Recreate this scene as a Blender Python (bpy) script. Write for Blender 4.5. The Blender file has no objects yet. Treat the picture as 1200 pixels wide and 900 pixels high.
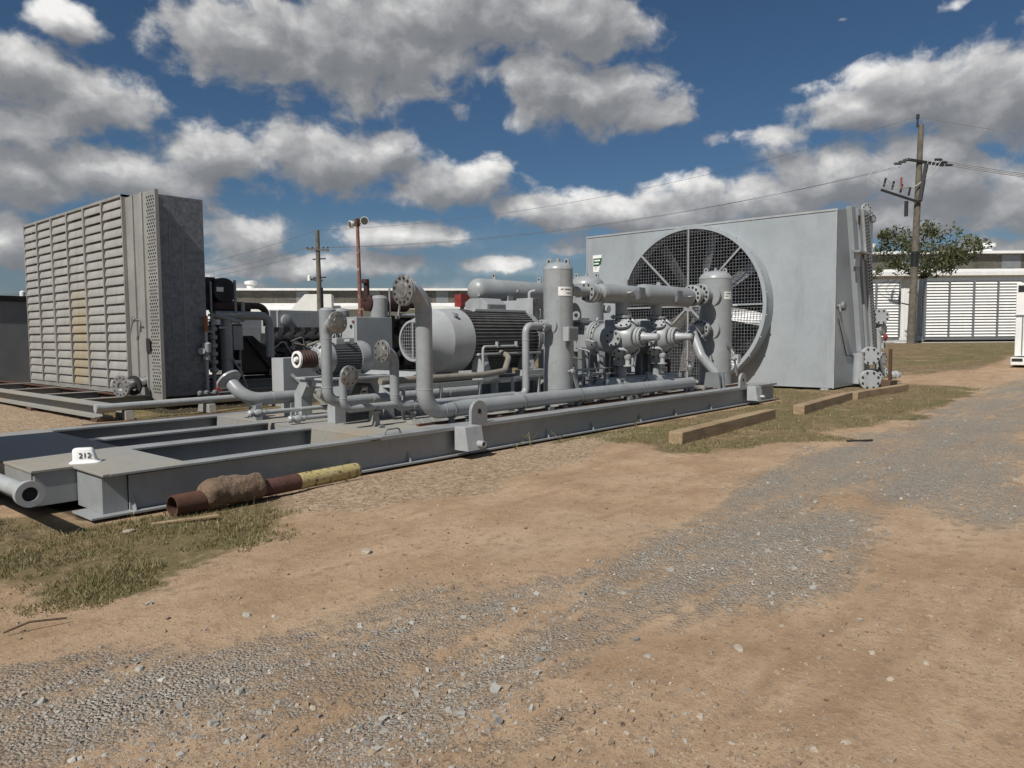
import bpy, bmesh, math, random
import numpy as np
from mathutils import Vector, Matrix
random.seed(7); rng = np.random.default_rng(11)
S = bpy.context.scene
COL = S.collection
PI = math.pi

# ------------------------------------------------------------------ helpers
def V(*a): return Vector(a)

class MB:
    """collects shapes; build() links them as ONE mesh object"""
    def __init__(s): s.v = []; s.f = []; s.m = []; s.cur = 0
    def add(s, vs, fs):
        o = len(s.v); s.v += [tuple(p) for p in vs]
        s.f += [tuple(i + o for i in f) for f in fs]; s.m += [s.cur] * len(fs); return s
    def box(s, x0, y0, z0, x1, y1, z1):
        x0, x1 = min(x0, x1), max(x0, x1); y0, y1 = min(y0, y1), max(y0, y1); z0, z1 = min(z0, z1), max(z0, z1)
        return s.add([(x0,y0,z0),(x1,y0,z0),(x1,y1,z0),(x0,y1,z0),(x0,y0,z1),(x1,y0,z1),(x1,y1,z1),(x0,y1,z1)],
                     [(3,2,1,0),(4,5,6,7),(0,1,5,4),(1,2,6,5),(2,3,7,6),(3,0,4,7)])
    def bar(s, p, q, w, h, up=(0,0,1)):
        p, q = V(*p), V(*q); d = (q - p).normalized(); u = V(*up)
        if abs(d.dot(u)) > .98: u = V(0,1,0)
        r = d.cross(u).normalized() * (w / 2); u = r.cross(d).normalized() * (h / 2)
        vs = [p-r-u, p+r-u, p+r+u, p-r+u, q-r-u, q+r-u, q+r+u, q-r+u]
        return s.add(vs, [(0,1,2,3),(7,6,5,4),(0,4,5,1),(1,5,6,2),(2,6,7,3),(3,7,4,0)])
    def prism(s, poly, ax, a0, a1):
        """poly in the plane normal to ax ('x': y,z  'y': x,z  'z': x,y)"""
        def mk(p, a): return (a, p[0], p[1]) if ax == 'x' else (p[0], a, p[1]) if ax == 'y' else (p[0], p[1], a)
        n = len(poly); vs = [mk(p, a0) for p in poly] + [mk(p, a1) for p in poly]
        return s.add(vs, [tuple(range(n-1, -1, -1)), tuple(range(n, 2*n))] + [(i, (i+1) % n, n + (i+1) % n, n + i) for i in range(n)])
    def frame(s, ax):
        d = V(*ax).normalized(); u = V(0,0,1) if abs(d.z) < .9 else V(1,0,0)
        a = d.cross(u).normalized(); return d, a, d.cross(a).normalized()
    def lathe(s, c, ax, prof, n=32):
        c = V(*c); d, a, b = s.frame(ax); vs = []; fs = []
        for t, r in prof:
            for k in range(n):
                an = 2*PI*k/n; vs.append(c + d*t + (a*math.cos(an) + b*math.sin(an)) * max(r, .0005))
        for i in range(len(prof)-1):
            for k in range(n):
                k2 = (k+1) % n; fs.append((i*n+k, i*n+k2, (i+1)*n+k2, (i+1)*n+k))
        fs.append(tuple(range(n-1, -1, -1))); fs.append(tuple((len(prof)-1)*n + k for k in range(n)))
        return s.add(vs, fs)
    def cyl(s, p, q, r, r2=None, n=24):
        p, q = V(*p), V(*q); L = (q-p).length
        return s.lathe(p, q-p, [(0, r), (L, r if r2 is None else r2)], n)
    def tube(s, pts, r, n=20, bend=.2, seg=8):
        pts = [V(*p) for p in pts]; path = [pts[0]]
        for i in range(1, len(pts)-1):
            a, b, c = pts[i-1], pts[i], pts[i+1]; d1 = (a-b).normalized(); d2 = (c-b).normalized()
            ang = d1.angle(d2)
            if ang > PI - .02: path.append(b); continue
            t = min(bend / math.tan(ang/2), (a-b).length*.49 if i > 1 else (a-b).length*.95, (c-b).length*.49 if i < len(pts)-2 else (c-b).length*.95)
            R = t * math.tan(ang/2); ctr = b + (d1+d2).normalized() * (R / math.sin(ang/2))
            s0 = b + d1*t - ctr; s1 = b + d2*t - ctr; tot = s0.angle(s1); axn = s0.cross(s1).normalized()
            for k in range(seg+1): path.append(ctr + Matrix.Rotation(tot*k/seg, 3, axn) @ s0)
        path.append(pts[-1]); d = (path[1]-path[0]).normalized(); _, a, b = s.frame(d)
        vs = []; fs = []; N = len(path); rr = r if callable(r) else (lambda t: r)
        for i, p in enumerate(path):
            t = (path[min(i+1, N-1)] - path[max(i-1, 0)]).normalized()
            a = (a - t*a.dot(t)).normalized(); b = t.cross(a)
            for k in range(n):
                an = 2*PI*k/n; vs.append(p + (a*math.cos(an) + b*math.sin(an)) * rr(i/(N-1)))
        for i in range(N-1):
            for k in range(n):
                k2 = (k+1) % n; fs.append((i*n+k, i*n+k2, (i+1)*n+k2, (i+1)*n+k))
        fs.append(tuple(range(n-1, -1, -1))); fs.append(tuple((N-1)*n + k for k in range(n)))
        return s.add(vs, fs)
    def flange(s, c, ax, r, th, nb=8, br=None, bm=1, hole=False):
        """disc from c along ax by th, bolt heads (or bolt holes' dark plugs) on both faces"""
        d, a, b = s.frame(ax); c = V(*c); br = br or r*.1
        s.lathe(c, ax, [(0, r*.97), (th*.12, r), (th*.88, r), (th, r*.97)], 36)
        keep = s.cur; s.cur = bm
        for k in range(nb):
            an = 2*PI*(k+.5)/nb; p = c + (a*math.cos(an) + b*math.sin(an)) * r*.78
            e = .003 if hole else br*.8
            s.lathe(p - d*e, ax, [(0, br), (th + 2*e, br)], 6 if not hole else 12)
        s.cur = keep; return s
    def ring(s, c, ax, prof, n=48):
        """closed profile revolved: prof list of (t, r), closed on itself"""
        c = V(*c); d, a, b = s.frame(ax); vs = []; fs = []; m = len(prof)
        for t, r in prof:
            for k in range(n):
                an = 2*PI*k/n; vs.append(c + d*t + (a*math.cos(an) + b*math.sin(an))*r)
        for i in range(m):
            j = (i+1) % m
            for k in range(n):
                k2 = (k+1) % n; fs.append((i*n+k, i*n+k2, j*n+k2, j*n+k))
        return s.add(vs, fs)
    def ibeam(s, p, q, h, w, tf=.02, tw=.014):
        """I beam from p to q (bottom centre line), along x or y"""
        if abs(q[0]-p[0]) > abs(q[1]-p[1]):
            y = p[1]; z = p[2]
            s.box(p[0], y-w/2, z, q[0], y+w/2, z+tf); s.box(p[0], y-w/2, z+h-tf, q[0], y+w/2, z+h); s.box(p[0], y-tw/2, z+tf, q[0], y+tw/2, z+h-tf)
        else:
            x = p[0]; z = p[2]
            s.box(x-w/2, p[1], z, x+w/2, q[1], z+tf); s.box(x-w/2, p[1], z+h-tf, x+w/2, q[1], z+h); s.box(x-tw/2, p[1], z+tf, x+tw/2, q[1], z+h-tf)
        return s
    def build(s, name, mats, parent=None, bevel=0, smooth=32, loc=None):
        me = bpy.data.meshes.new(name)
        L = V(0,0,0)
        if parent is not None: L = world_loc(parent)
        elif loc is not None: L = V(*loc)
        me.from_pydata([(x-L.x, y-L.y, z-L.z) for x, y, z in s.v], [], s.f)
        if not isinstance(mats, (list, tuple)): mats = [mats, mats]
        for m in mats: me.materials.append(m)
        me.polygons.foreach_set('material_index', [min(i, len(mats)-1) for i in s.m])
        bm = bmesh.new(); bm.from_mesh(me); bmesh.ops.recalc_face_normals(bm, faces=bm.faces); bm.to_mesh(me); bm.free()
        if smooth:
            me.polygons.foreach_set('use_smooth', [True]*len(me.polygons)); me.set_sharp_from_angle(angle=math.radians(smooth))
        me.update()
        o = bpy.data.objects.new(name, me); COL.objects.link(o)
        if parent is not None: o.parent = parent
        elif loc is not None: o.location = L
        if bevel:
            b = o.modifiers.new('bevel', 'BEVEL'); b.width = bevel; b.segments = 2; b.limit_method = 'ANGLE'; b.angle_limit = math.radians(40)
        return o

LOCS = {}
def world_loc(o):
    L = V(0,0,0)
    while o is not None: L = L + o.location; o = o.parent
    return L
def tag(o, label=None, cat=None, group=None, kind=None):
    if label: o['label'] = label
    if cat: o['category'] = cat
    if group: o['group'] = group
    if kind: o['kind'] = kind
    return o
def thing(name, loc, label, cat, group=None):
    o = bpy.data.objects.new(name, None); COL.objects.link(o); o.location = loc; o.empty_display_size = .1
    return tag(o, label, cat, group)
def children_of(o): return [c for c in bpy.data.objects if c.parent == o]
def copy_tree(o, loc=None, parent=None):
    c = o.copy(); COL.objects.link(c)
    if parent is not None: c.parent = parent
    if loc is not None: c.location = loc
    for ch in children_of(o): copy_tree(ch, None, c)
    return c

# ------------------------------------------------------------------ materials
class NT:
    def __init__(s, tree): s.t = tree; s.n = tree.nodes; s.l = tree.links
    def node(s, ty, **kw):
        n = s.n.new(ty)
        for k, v in kw.items():
            if k in n.inputs.keys() or isinstance(k, int): s.put(n.inputs[k], v)
            else: setattr(n, k, v)
        return n
    def put(s, sock, v):
        if isinstance(v, bpy.types.NodeSocket): s.l.new(v, sock)
        else: sock.default_value = v
    def math(s, op, a, b=0.0, c=0.0, clamp=False):
        n = s.n.new('ShaderNodeMath'); n.operation = op; n.use_clamp = clamp
        s.put(n.inputs[0], a); s.put(n.inputs[1], b); s.put(n.inputs[2], c); return n.outputs[0]
    def vmath(s, op, a, b=(0,0,0), sc=None):
        n = s.n.new('ShaderNodeVectorMath'); n.operation = op; s.put(n.inputs[0], a); s.put(n.inputs[1], b)
        if sc is not None: s.put(n.inputs['Scale'], sc)
        return n.outputs[1] if op in ('DOT_PRODUCT', 'LENGTH', 'DISTANCE') else n.outputs[0]
    def noise(s, vec, scale, detail=4, rough=.55, w=None):
        n = s.n.new('ShaderNodeTexNoise'); n.inputs['Scale'].default_value = scale; n.inputs['Detail'].default_value = detail; n.inputs['Roughness'].default_value = rough
        if vec is not None: s.l.new(vec, n.inputs['Vector'])
        return n.outputs[0]
    def ramp(s, fac, lo, hi, a=0.0, b=1.0):
        n = s.n.new('ShaderNodeMapRange'); n.interpolation_type = 'SMOOTHSTEP'; s.put(n.inputs[0], fac)
        n.inputs[1].default_value = lo; n.inputs[2].default_value = hi; n.inputs[3].default_value = a; n.inputs[4].default_value = b; return n.outputs[0]
    def mix(s, f, a, b):
        n = s.n.new('ShaderNodeMix'); n.data_type = 'RGBA'; s.put(n.inputs[0], f)
        s.put(n.inputs[6], a if isinstance(a, bpy.types.NodeSocket) else (*a, 1) if len(a) == 3 else a)
        s.put(n.inputs[7], b if isinstance(b, bpy.types.NodeSocket) else (*b, 1) if len(b) == 3 else b); return n.outputs[2]
    def bump(s, h, strength=.3, dist=.01):
        n = s.n.new('ShaderNodeBump'); n.inputs['Strength'].default_value = strength; n.inputs['Distance'].default_value = dist; s.put(n.inputs['Height'], h); return n.outputs[0]

KA = .78
def newmat(name):
    m = bpy.data.materials.new(name); m.use_nodes = True; m.node_tree.nodes.clear(); k = NT(m.node_tree)
    out = k.node('ShaderNodeOutputMaterial'); b = k.node('ShaderNodeBsdfPrincipled'); k.l.new(b.outputs[0], out.inputs[0])
    co = k.node('ShaderNodeTexCoord'); return m, k, b, co.outputs['Object']

def paint(name, col, rough=.42, var=.12, metal=0.0, dirt=None, dirt_amt=.35, scale=2.2, bump=.0, spec=.5, streak=False, rustp=False):
    """painted or bare metal with mottling, grime spots of their own shape and slight orange peel"""
    if 'white' not in name: col = tuple(c*KA for c in col); dirt = dirt and tuple(c*KA for c in dirt)
    m, k, b, co = newmat(name)
    n1 = k.noise(co, scale, 6, .6); n2 = k.noise(co, scale*9, 4, .6)
    f = k.math('ADD', k.math('MULTIPLY', n1, .7), k.math('MULTIPLY', n2, .3))
    lo = tuple(c*(1-var) for c in col); hi = tuple(min(1, c*(1+var)) for c in col)
    c = k.mix(k.ramp(f, .3, .7), lo, hi)
    if dirt:
        vec = co
        if streak:
            mp = k.node('ShaderNodeMapping'); mp.inputs['Scale'].default_value = (1,1,.12); k.l.new(co, mp.inputs[0]); vec = mp.outputs[0]
        d = k.noise(vec, scale*2.7, 8, .7); c = k.mix(k.math('MULTIPLY', k.ramp(d, .52, .72), dirt_amt), c, dirt)
    if dirt and rustp:
        rs = k.noise(co, 7.5, 9, .72); c = k.mix(k.math('MULTIPLY', k.ramp(rs, .64, .70), .75), c, (.13,.07,.04))
        mv = k.node('ShaderNodeMapping'); mv.inputs['Scale'].default_value = (9,9,.5); k.l.new(co, mv.inputs[0]); sk_ = k.noise(mv.outputs[0], 1, 5, .6); c = k.mix(k.math('MULTIPLY', k.ramp(sk_, .56, .74), .28), c, (.16,.13,.10))
    k.put(b.inputs['Base Color'], c); b.inputs['Metallic'].default_value = metal
    k.put(b.inputs['Roughness'], k.ramp(n1, .3, .7, max(.05, rough-.08), min(1, rough+.1)))
    b.inputs['Specular IOR Level'].default_value = spec
    if bump: k.put(b.inputs['Normal'], k.bump(n2, bump, .01))
    return m

GREY = (.34, .36, .37)
M = {}
M['grey'] = paint('grey_enamel', GREY, .38, .11, dirt=(.30,.27,.22), dirt_amt=.45, rustp=True)
M['greyL'] = paint('pale_grey_enamel', (.42,.44,.45), .4, .10, dirt=(.33,.30,.25), dirt_amt=.45, rustp=True)
M['greyD'] = paint('dark_grey_enamel', (.20,.215,.225), .45, .1, dirt=(.2,.17,.13), dirt_amt=.3)
M['cooler'] = paint('cooler_enamel', (.385,.42,.445), .40, .09, dirt=(.30,.31,.31), dirt_amt=.6, scale=.7, streak=True, bump=.12)
M['galv'] = paint('galvanized_sheet', (.30,.32,.34), .42, .22, metal=.55, scale=7, dirt=(.2,.2,.2), dirt_amt=.25)
M['galvD'] = paint('galvanized_dull', (.25,.26,.28), .45, .35, metal=.4, scale=11, dirt=(.12,.12,.13), dirt_amt=.5)
M['louvre'] = paint('louvre_aluminium', (.44,.43,.405), .42, .1, metal=.35, dirt=(.30,.26,.2), dirt_amt=.35, scale=1.3, streak=True)
M['silver'] = paint('bright_metal', (.55,.55,.55), .45, .12, metal=.9, dirt=(.3,.28,.25), dirt_amt=.4, scale=8)
M['blind'] = paint('raw_steel_disc', (.34,.33,.31), .42, .35, metal=.6, dirt=(.16,.14,.12), dirt_amt=.6, scale=14, bump=.15)
M['bolt'] = paint('dark_bolt_steel', (.045,.045,.047), .5, .3, metal=.5, scale=30)
M['finD'] = paint('dark_finned_casting', (.20,.20,.20), .45, .3, dirt=(.19,.16,.12), dirt_amt=.5, scale=5)
M['black'] = paint('black_enamel', (.014,.014,.016), .42, .3, dirt=(.05,.045,.04), dirt_amt=.5, scale=5)
M['engine'] = paint('oily_engine_black', (.03,.03,.032), .5, .4, dirt=(.12,.11,.09), dirt_amt=.5, scale=8)
M['rubber'] = paint('black_rubber', (.02,.02,.02), .75, .2)
M['rust'] = paint('rusted_steel', (.10,.045,.026), .8, .35, dirt=(.045,.022,.016), dirt_amt=.7, scale=6, bump=.3)
M['rustD'] = paint('dark_oxide', (.055,.022,.017), .6, .4, dirt=(.03,.015,.012), dirt_amt=.6, scale=7, bump=.2)
M['redpaint'] = paint('faded_red', (.28,.045,.04), .5, .25, dirt=(.1,.05,.04), dirt_amt=.5, scale=5)
M['poleRed'] = paint('red_and_white_flaked_paint', (.17,.075,.06), .7, .25, dirt=(.55,.5,.46), dirt_amt=.9, scale=1.3)
M['white'] = paint('white_sheet', (.74,.74,.72), .5, .06, dirt=(.5,.47,.42), dirt_amt=.3, scale=1.1, streak=True)
M['whiteP'] = paint('white_plastic', (.78,.78,.76), .5, .04, dirt=(.45,.38,.3), dirt_amt=.35, scale=11)
M['cream'] = paint('tan_hose', (.27,.25,.21), .6, .15, dirt=(.17,.15,.12), dirt_amt=.4)
M['orange'] = paint('orange_primer', (.33,.12,.045), .6, .2)
M['brown'] = paint('brown_windows', (.105,.095,.075), .5, .3, scale=.6, dirt=(.19,.18,.16), dirt_amt=.5)
M['ink'] = paint('black_ink', (.03,.03,.03), .7, .05)
M['green'] = paint('green_vinyl', (.01,.09,.035), .4, .05)
M['glass'] = paint('lamp_glass', (.12,.13,.13), .12, .1, metal=.4)
M['wire'] = paint('aluminium_wire', (.45,.45,.45), .5, .1, metal=.2)
M['wireD'] = paint('weathered_wire', (.10,.105,.115), .6, .1)
M['darkfill'] = paint('dark_interior', (.02,.021,.023), .8, .3)  # near-black fill: painted shade for holes and interiors, also plain black parts

def deck_mat():
    m, k, b, co = newmat('dusty_deck_steel')
    n1 = k.noise(co, 1.1, 7, .62); n2 = k.noise(co, 14, 5, .6); n3 = k.noise(co, .45, 3, .5)
    c = k.mix(k.ramp(n1, .36, .62), (.245,.247,.24), (.275,.26,.225))
    c = k.mix(k.math('MULTIPLY', k.ramp(n3, .53, .66), .55), c, (.30,.23,.15))
    c = k.mix(k.math('MULTIPLY', k.ramp(n2, .5, .75), .35), c, (.15,.135,.11))
    k.put(b.inputs['Base Color'], c); b.inputs['Roughness'].default_value = .75; k.put(b.inputs['Normal'], k.bump(n2, .2, .006)); return m
M['deck'] = deck_mat()

def mottled(name, cols, scale, rough=.85, bump=.4, thr=(.42,.58)):
    cols = [tuple(x*KA for x in c) for c in cols]
    m, k, b, co = newmat(name)
    n1 = k.noise(co, scale, 8, .65); n2 = k.noise(co, scale*6, 6, .65)
    c = k.mix(k.ramp(n1, *thr), cols[0], cols[1])
    if len(cols) > 2: c = k.mix(k.ramp(n2, .52, .64), c, cols[2])
    k.put(b.inputs['Base Color'], c); b.inputs['Roughness'].default_value = rough; k.put(b.inputs['Normal'], k.bump(n2, bump, .02)); return m
M['yellowflake'] = mottled('flaking_yellow_paint', [(.50,.40,.15),(.55,.46,.22),(.13,.06,.035)], 3, .6, .2)
M['redflake'] = mottled('flaking_oxblood', [(.13,.055,.045),(.10,.045,.025),(.05,.025,.018)], 7, .75, .3)
M['concrete'] = mottled('earthy_concrete', [(.23,.15,.10),(.17,.115,.075),(.27,.22,.17)], 6, .95, .9)
M['polewood'] = mottled('weathered_pole_wood', [(.17,.155,.125),(.12,.105,.08)], 3, .9, .4)
M['bark'] = mottled('bark', [(.10,.085,.065),(.06,.05,.04)], 5, .95, .6)

def timber(name, a, b_, ax):
    a = tuple(x*KA for x in a); b_ = tuple(x*KA for x in b_)
    m, k, b, co = newmat(name)
    mp = k.node('ShaderNodeMapping'); sc = [14,14,14]; sc[ax] = .9; mp.inputs['Scale'].default_value = sc; k.l.new(co, mp.inputs[0])
    n1 = k.noise(mp.outputs[0], 1.4, 7, .65); n2 = k.noise(co, 2.2, 4, .6)
    c = k.mix(k.ramp(n1, .35, .65), a, b_); c = k.mix(k.math('MULTIPLY', k.ramp(n2, .5, .7), .45), c, tuple(x*.6 for x in a))
    k.put(b.inputs['Base Color'], c); b.inputs['Roughness'].default_value = .8; k.put(b.inputs['Normal'], k.bump(n1, .35, .01)); return m
M['timber'] = timber('sawn_timber', (.30,.205,.115), (.42,.31,.19), 0)
M['oldwood'] = timber('dark_wood', (.09,.055,.035), (.14,.085,.05), 1)

def stained_louvre():
    m, k, b, co = newmat('louvre_with_rust_stain')
    # object space: y across, z up; one bay carries a yellow-brown run-off stain
    sp = k.node('ShaderNodeSeparateXYZ'); k.l.new(co, sp.inputs[0])
    n1 = k.noise(co, 1.6, 6, .6)
    mp = k.node('ShaderNodeMapping'); mp.inputs['Scale'].default_value = (1,3.5,.25); k.l.new(co, mp.inputs[0]); n2 = k.noise(mp.outputs[0], 2, 6, .65)
    c = k.mix(k.ramp(n1, .3, .7), (.35,.338,.31), (.42,.405,.38)); c = k.mix(k.math('MULTIPLY', k.ramp(n2, .5, .7), .35), c, (.21,.19,.15))
    dy = k.math('ABSOLUTE', k.math('SUBTRACT', sp.outputs[1], 1.2)); inb = k.ramp(k.math('ADD', dy, k.math('MULTIPLY_ADD', n2, .5, -.25)), .25, 1.0, 1, .0)
    up = k.ramp(k.math('ADD', sp.outputs[2], k.math('MULTIPLY_ADD', n1, 1.6, -.8)), 2.1, 3.0, 1, 0); st = k.math('MULTIPLY', k.math('MULTIPLY', inb, up), k.ramp(k.math('ADD', n2, k.math('MULTIPLY_ADD', n1, .5, -.25)), .30, .62))
    c = k.mix(k.math('MULTIPLY', st, .75), c, (.38,.29,.14))
    k.put(b.inputs['Base Color'], c); b.inputs['Metallic'].default_value = .3; b.inputs['Roughness'].default_value = .45; return m
M['louvreS'] = stained_louvre()

def leafmat(name, a, b_):
    m, k, b, co = newmat(name)
    g = k.node('ShaderNodeNewGeometry'); c = k.mix(g.outputs['Random Per Island'], a, b_)
    k.put(b.inputs['Base Color'], c); b.inputs['Roughness'].default_value = .6
    t = k.node('ShaderNodeBsdfTranslucent'); k.put(t.inputs[0], k.mix(.5, c, b_)); mx = k.node('ShaderNodeMixShader'); mx.inputs[0].default_value = .25
    k.l.new(b.outputs[0], mx.inputs[1]); k.l.new(t.outputs[0], mx.inputs[2])
    out = [n for n in k.n if n.type == 'OUTPUT_MATERIAL'][0]; k.l.new(mx.outputs[0], out.inputs[0]); return m
M['leaf'] = leafmat('tree_leaves', (.04,.052,.02), (.12,.125,.05))
M['grass'] = leafmat('grass_blades', (.10,.10,.036), (.30,.25,.12))
M['stone'] = None
def stonemat(name, cols):
    cols = [tuple(x*KA for x in c) for c in cols]
    m, k, b, co = newmat(name); g = k.node('ShaderNodeNewGeometry'); r = g.outputs['Random Per Island']
    c = k.mix(k.ramp(r, .1, .6), cols[0], cols[1]); c = k.mix(k.ramp(r, .8, .97), c, cols[2])
    n = k.noise(co, 60, 3, .6); c = k.mix(k.math('MULTIPLY', n, .4), c, cols[0])
    k.put(b.inputs['Base Color'], c); b.inputs['Roughness'].default_value = .9; return m
M['stoneG'] = stonemat('crushed_grey_stone', [(.26,.245,.22),(.42,.40,.36),(.56,.53,.48)])
M['stoneT'] = stonemat('tan_pebbles', [(.25,.175,.115),(.36,.275,.195),(.50,.44,.36)])

# ------------------------------------------------------------------ camera
CAMH = 1.6
f_px, az, pitch, roll = 868.0, math.radians(41.14), math.atan((450-393.3)/868.0), math.radians(.455)
fw = V(math.cos(az)*math.cos(pitch), math.sin(az)*math.cos(pitch), -math.sin(pitch)); R0 = V(math.sin(az), -math.cos(az), 0); U0 = R0.cross(fw)
R1 = R0*math.cos(roll) - U0*math.sin(roll); U1 = R0*math.sin(roll) + U0*math.cos(roll)
cd = bpy.data.cameras.new('camera'); cam = bpy.data.objects.new('camera', cd); COL.objects.link(cam); S.camera = cam
cam.matrix_world = Matrix(((R1.x,U1.x,-fw.x,0),(R1.y,U1.y,-fw.y,0),(R1.z,U1.z,-fw.z,CAMH),(0,0,0,1)))
cd.sensor_fit = 'HORIZONTAL'; cd.sensor_width = 36; cd.lens = 36*f_px/1200; cd.clip_end = 4000; cd.clip_start = .05

# ------------------------------------------------------------------ light
sd = V(-1, -.15, 1.12).normalized(); el = math.asin(sd.z)
sl = bpy.data.lights.new('sun', 'SUN'); sl.energy = 5.0; sl.angle = math.radians(.53); sl.color = (1, .955, .88)
so = bpy.data.objects.new('sun', sl); COL.objects.link(so); so.rotation_euler = sd.to_track_quat('Z', 'Y').to_euler(); so.location = (0,0,30)

BLOBS = [(-18.4,20.4,7.2,3.1),(-11.2,20.4,9.5,4.2),(-2.3,22.9,11.5,3.1),(5.3,22.0,5.7,2.9),(6.0,17.4,6.6,2.5),(10.7,16.3,3.1,1.6),(2.8,18.2,3.8,3.1),(-30.0,19.8,2.5,1.2),(-33.4,16.6,3.3,2.9),(-28.8,15.5,4.4,2.2),(-32.5,13.3,4.0,2.2,.1),(-28.4,11.0,9.2,2.0),(-33.2,10.3,4.8,2.8),(-21.2,12.8,3.7,2.3),(-13.2,12.9,6.6,2.6),(-9.5,13.9,3.0,1.8),(-4.7,11.3,5.2,1.9),(-1.5,11.7,1.9,1.6),(6.6,9.3,7.6,1.7),(1.4,9.7,3.2,1.2),(12.9,8.9,6.0,2.4),(18.9,9.5,4.5,2.1),(-8.3,7.5,4.8,1.3),(-10.3,5.4,4.5,.9),(-19.4,7.2,3.3,1.8),(-17.1,5.3,5.5,1.3),(-.6,5.3,3.3,.8),(19.0,14.0,6.4,1.4,.5),(24.9,14.9,4.6,1.6),(29.0,15.4,5.1,2.3),(33.3,14.7,4.7,3.4),(22.9,10.9,5.8,2.5),(29.6,10.5,5.5,2.9),(33.9,8.2,3.8,2.3),(27,16.5,8,1.6,.35),(27.2,8.0,4.9,2.0),(23.8,20.6,3.2,.9,.98),(30.3,20.1,4.0,1.1,.92),(-33.9,5.8,2.8,1.5),(10.4,6.8,7.4,1.2),(32.2,5.4,3.6,.9),
 (-24,3.4,9,1.3,.1),(-8,3.0,8,1.0,.15),(3,2.6,6,.8,.2),(14,4.0,8,1.2,.1),(26,3.6,8,1.3,.1),(34,2.5,6,1.2,.1),(0,52,50,13),(-70,44,30,12),(75,46,30,13),(180,45,70,16),(-60,14,14,4),(-85,20,16,5),(60,16,14,4),(90,10,18,4),(-120,14,18,5),(130,18,18,5),(170,12,16,4),(-160,20,14,4)]  # overhead and rear clouds, out of view, added to neutralise the ambient light

def cloud_group():
    g = bpy.data.node_groups.new('cloud_density', 'ShaderNodeTree')
    g.interface.new_socket('P', in_out='INPUT', socket_type='NodeSocketVector'); g.interface.new_socket('D', in_out='OUTPUT', socket_type='NodeSocketFloat')
    k = NT(g); gi = k.node('NodeGroupInput'); go = k.node('NodeGroupOutput'); P = gi.outputs[0]
    # billow the outline
    wn = k.node('ShaderNodeTexNoise'); wn.inputs['Scale'].default_value = .2; wn.inputs['Detail'].default_value = 3; k.l.new(P, wn.inputs['Vector'])
    Q = k.node('ShaderNodeVectorMath', operation='MULTIPLY_ADD'); k.l.new(wn.outputs[1], Q.inputs[0]); Q.inputs[1].default_value = (2.6,2.0,0); k.l.new(k.vmath('ADD', P, (-1.3,-1.0,0)), Q.inputs[2]); Q = Q.outputs[0]
    acc = None
    for cx, cy, rx, ry, *fa in BLOBS:
        m_ = k.node('ShaderNodeVectorMath', operation='MULTIPLY_ADD'); k.l.new(Q, m_.inputs[0]); m_.inputs[1].default_value = (1/rx,1/ry,0); m_.inputs[2].default_value = (-cx/rx,-cy/ry,0)
        q = k.vmath('LENGTH', m_.outputs[0]); q = k.math('ADD', q, fa[0]) if fa else q; acc = q if acc is None else k.math('SMOOTH_MIN', acc, q, .25)
    acc = k.math('SUBTRACT', 1.08, acc)
    pz = k.vmath('MULTIPLY', Q, (1, 1.3, 1))
    n1 = k.noise(pz, .38, 9, .555)
    d = k.math('ADD', acc, k.math('MULTIPLY_ADD', n1, 1.8, -.91))
    k.l.new(d, go.inputs[0]); return g

w = bpy.data.worlds.new('World'); S.world = w; w.use_nodes = True; w.node_tree.nodes.clear(); k = NT(w.node_tree)
out = k.node('ShaderNodeOutputWorld'); bg = k.node('ShaderNodeBackground'); SKY = .05; bg.inputs[1].default_value = SKY; k.l.new(bg.outputs[0], out.inputs[0])
sky = k.node('ShaderNodeTexSky'); sky.sky_type = 'NISHITA'; sky.sun_disc = False; sky.sun_elevation = el; sky.sun_rotation = math.atan2(sd.x, sd.y); sky.altitude = 50; sky.air_density = 1.0; sky.dust_density = .6; sky.ozone_density = 2.5
tc = k.node('ShaderNodeTexCoord'); D = k.vmath('NORMALIZE', tc.outputs['Generated'])
r = k.vmath('DOT_PRODUCT', D, (math.sin(az), -math.cos(az), 0)); fdot = k.vmath('DOT_PRODUCT', D, (math.cos(az), math.sin(az), 0))
sp = k.node('ShaderNodeSeparateXYZ'); k.l.new(D, sp.inputs[0])
AZ = k.math('MULTIPLY', k.math('ARCTAN2', r, fdot), 180/PI); EL = k.math('MULTIPLY', k.math('ARCSINE', sp.outputs[2]), 180/PI)
cb = k.node('ShaderNodeCombineXYZ'); k.l.new(AZ, cb.inputs[0]); k.l.new(EL, cb.inputs[1]); P = cb.outputs[0]
G = cloud_group()
def dens(off):
    n = k.node('ShaderNodeGroup'); n.node_tree = G; k.l.new(k.vmath('ADD', P, off), n.inputs[0]); return n.outputs[0]
d0 = dens((0,0,0)); d1 = dens((-.7,1.6,0))
alpha = k.math('MAXIMUM', k.ramp(d0, -.10, .45), k.ramp(k.math('MULTIPLY_ADD', d0, -2.0, EL), 11.0, -1.0, 0, .62))
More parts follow.
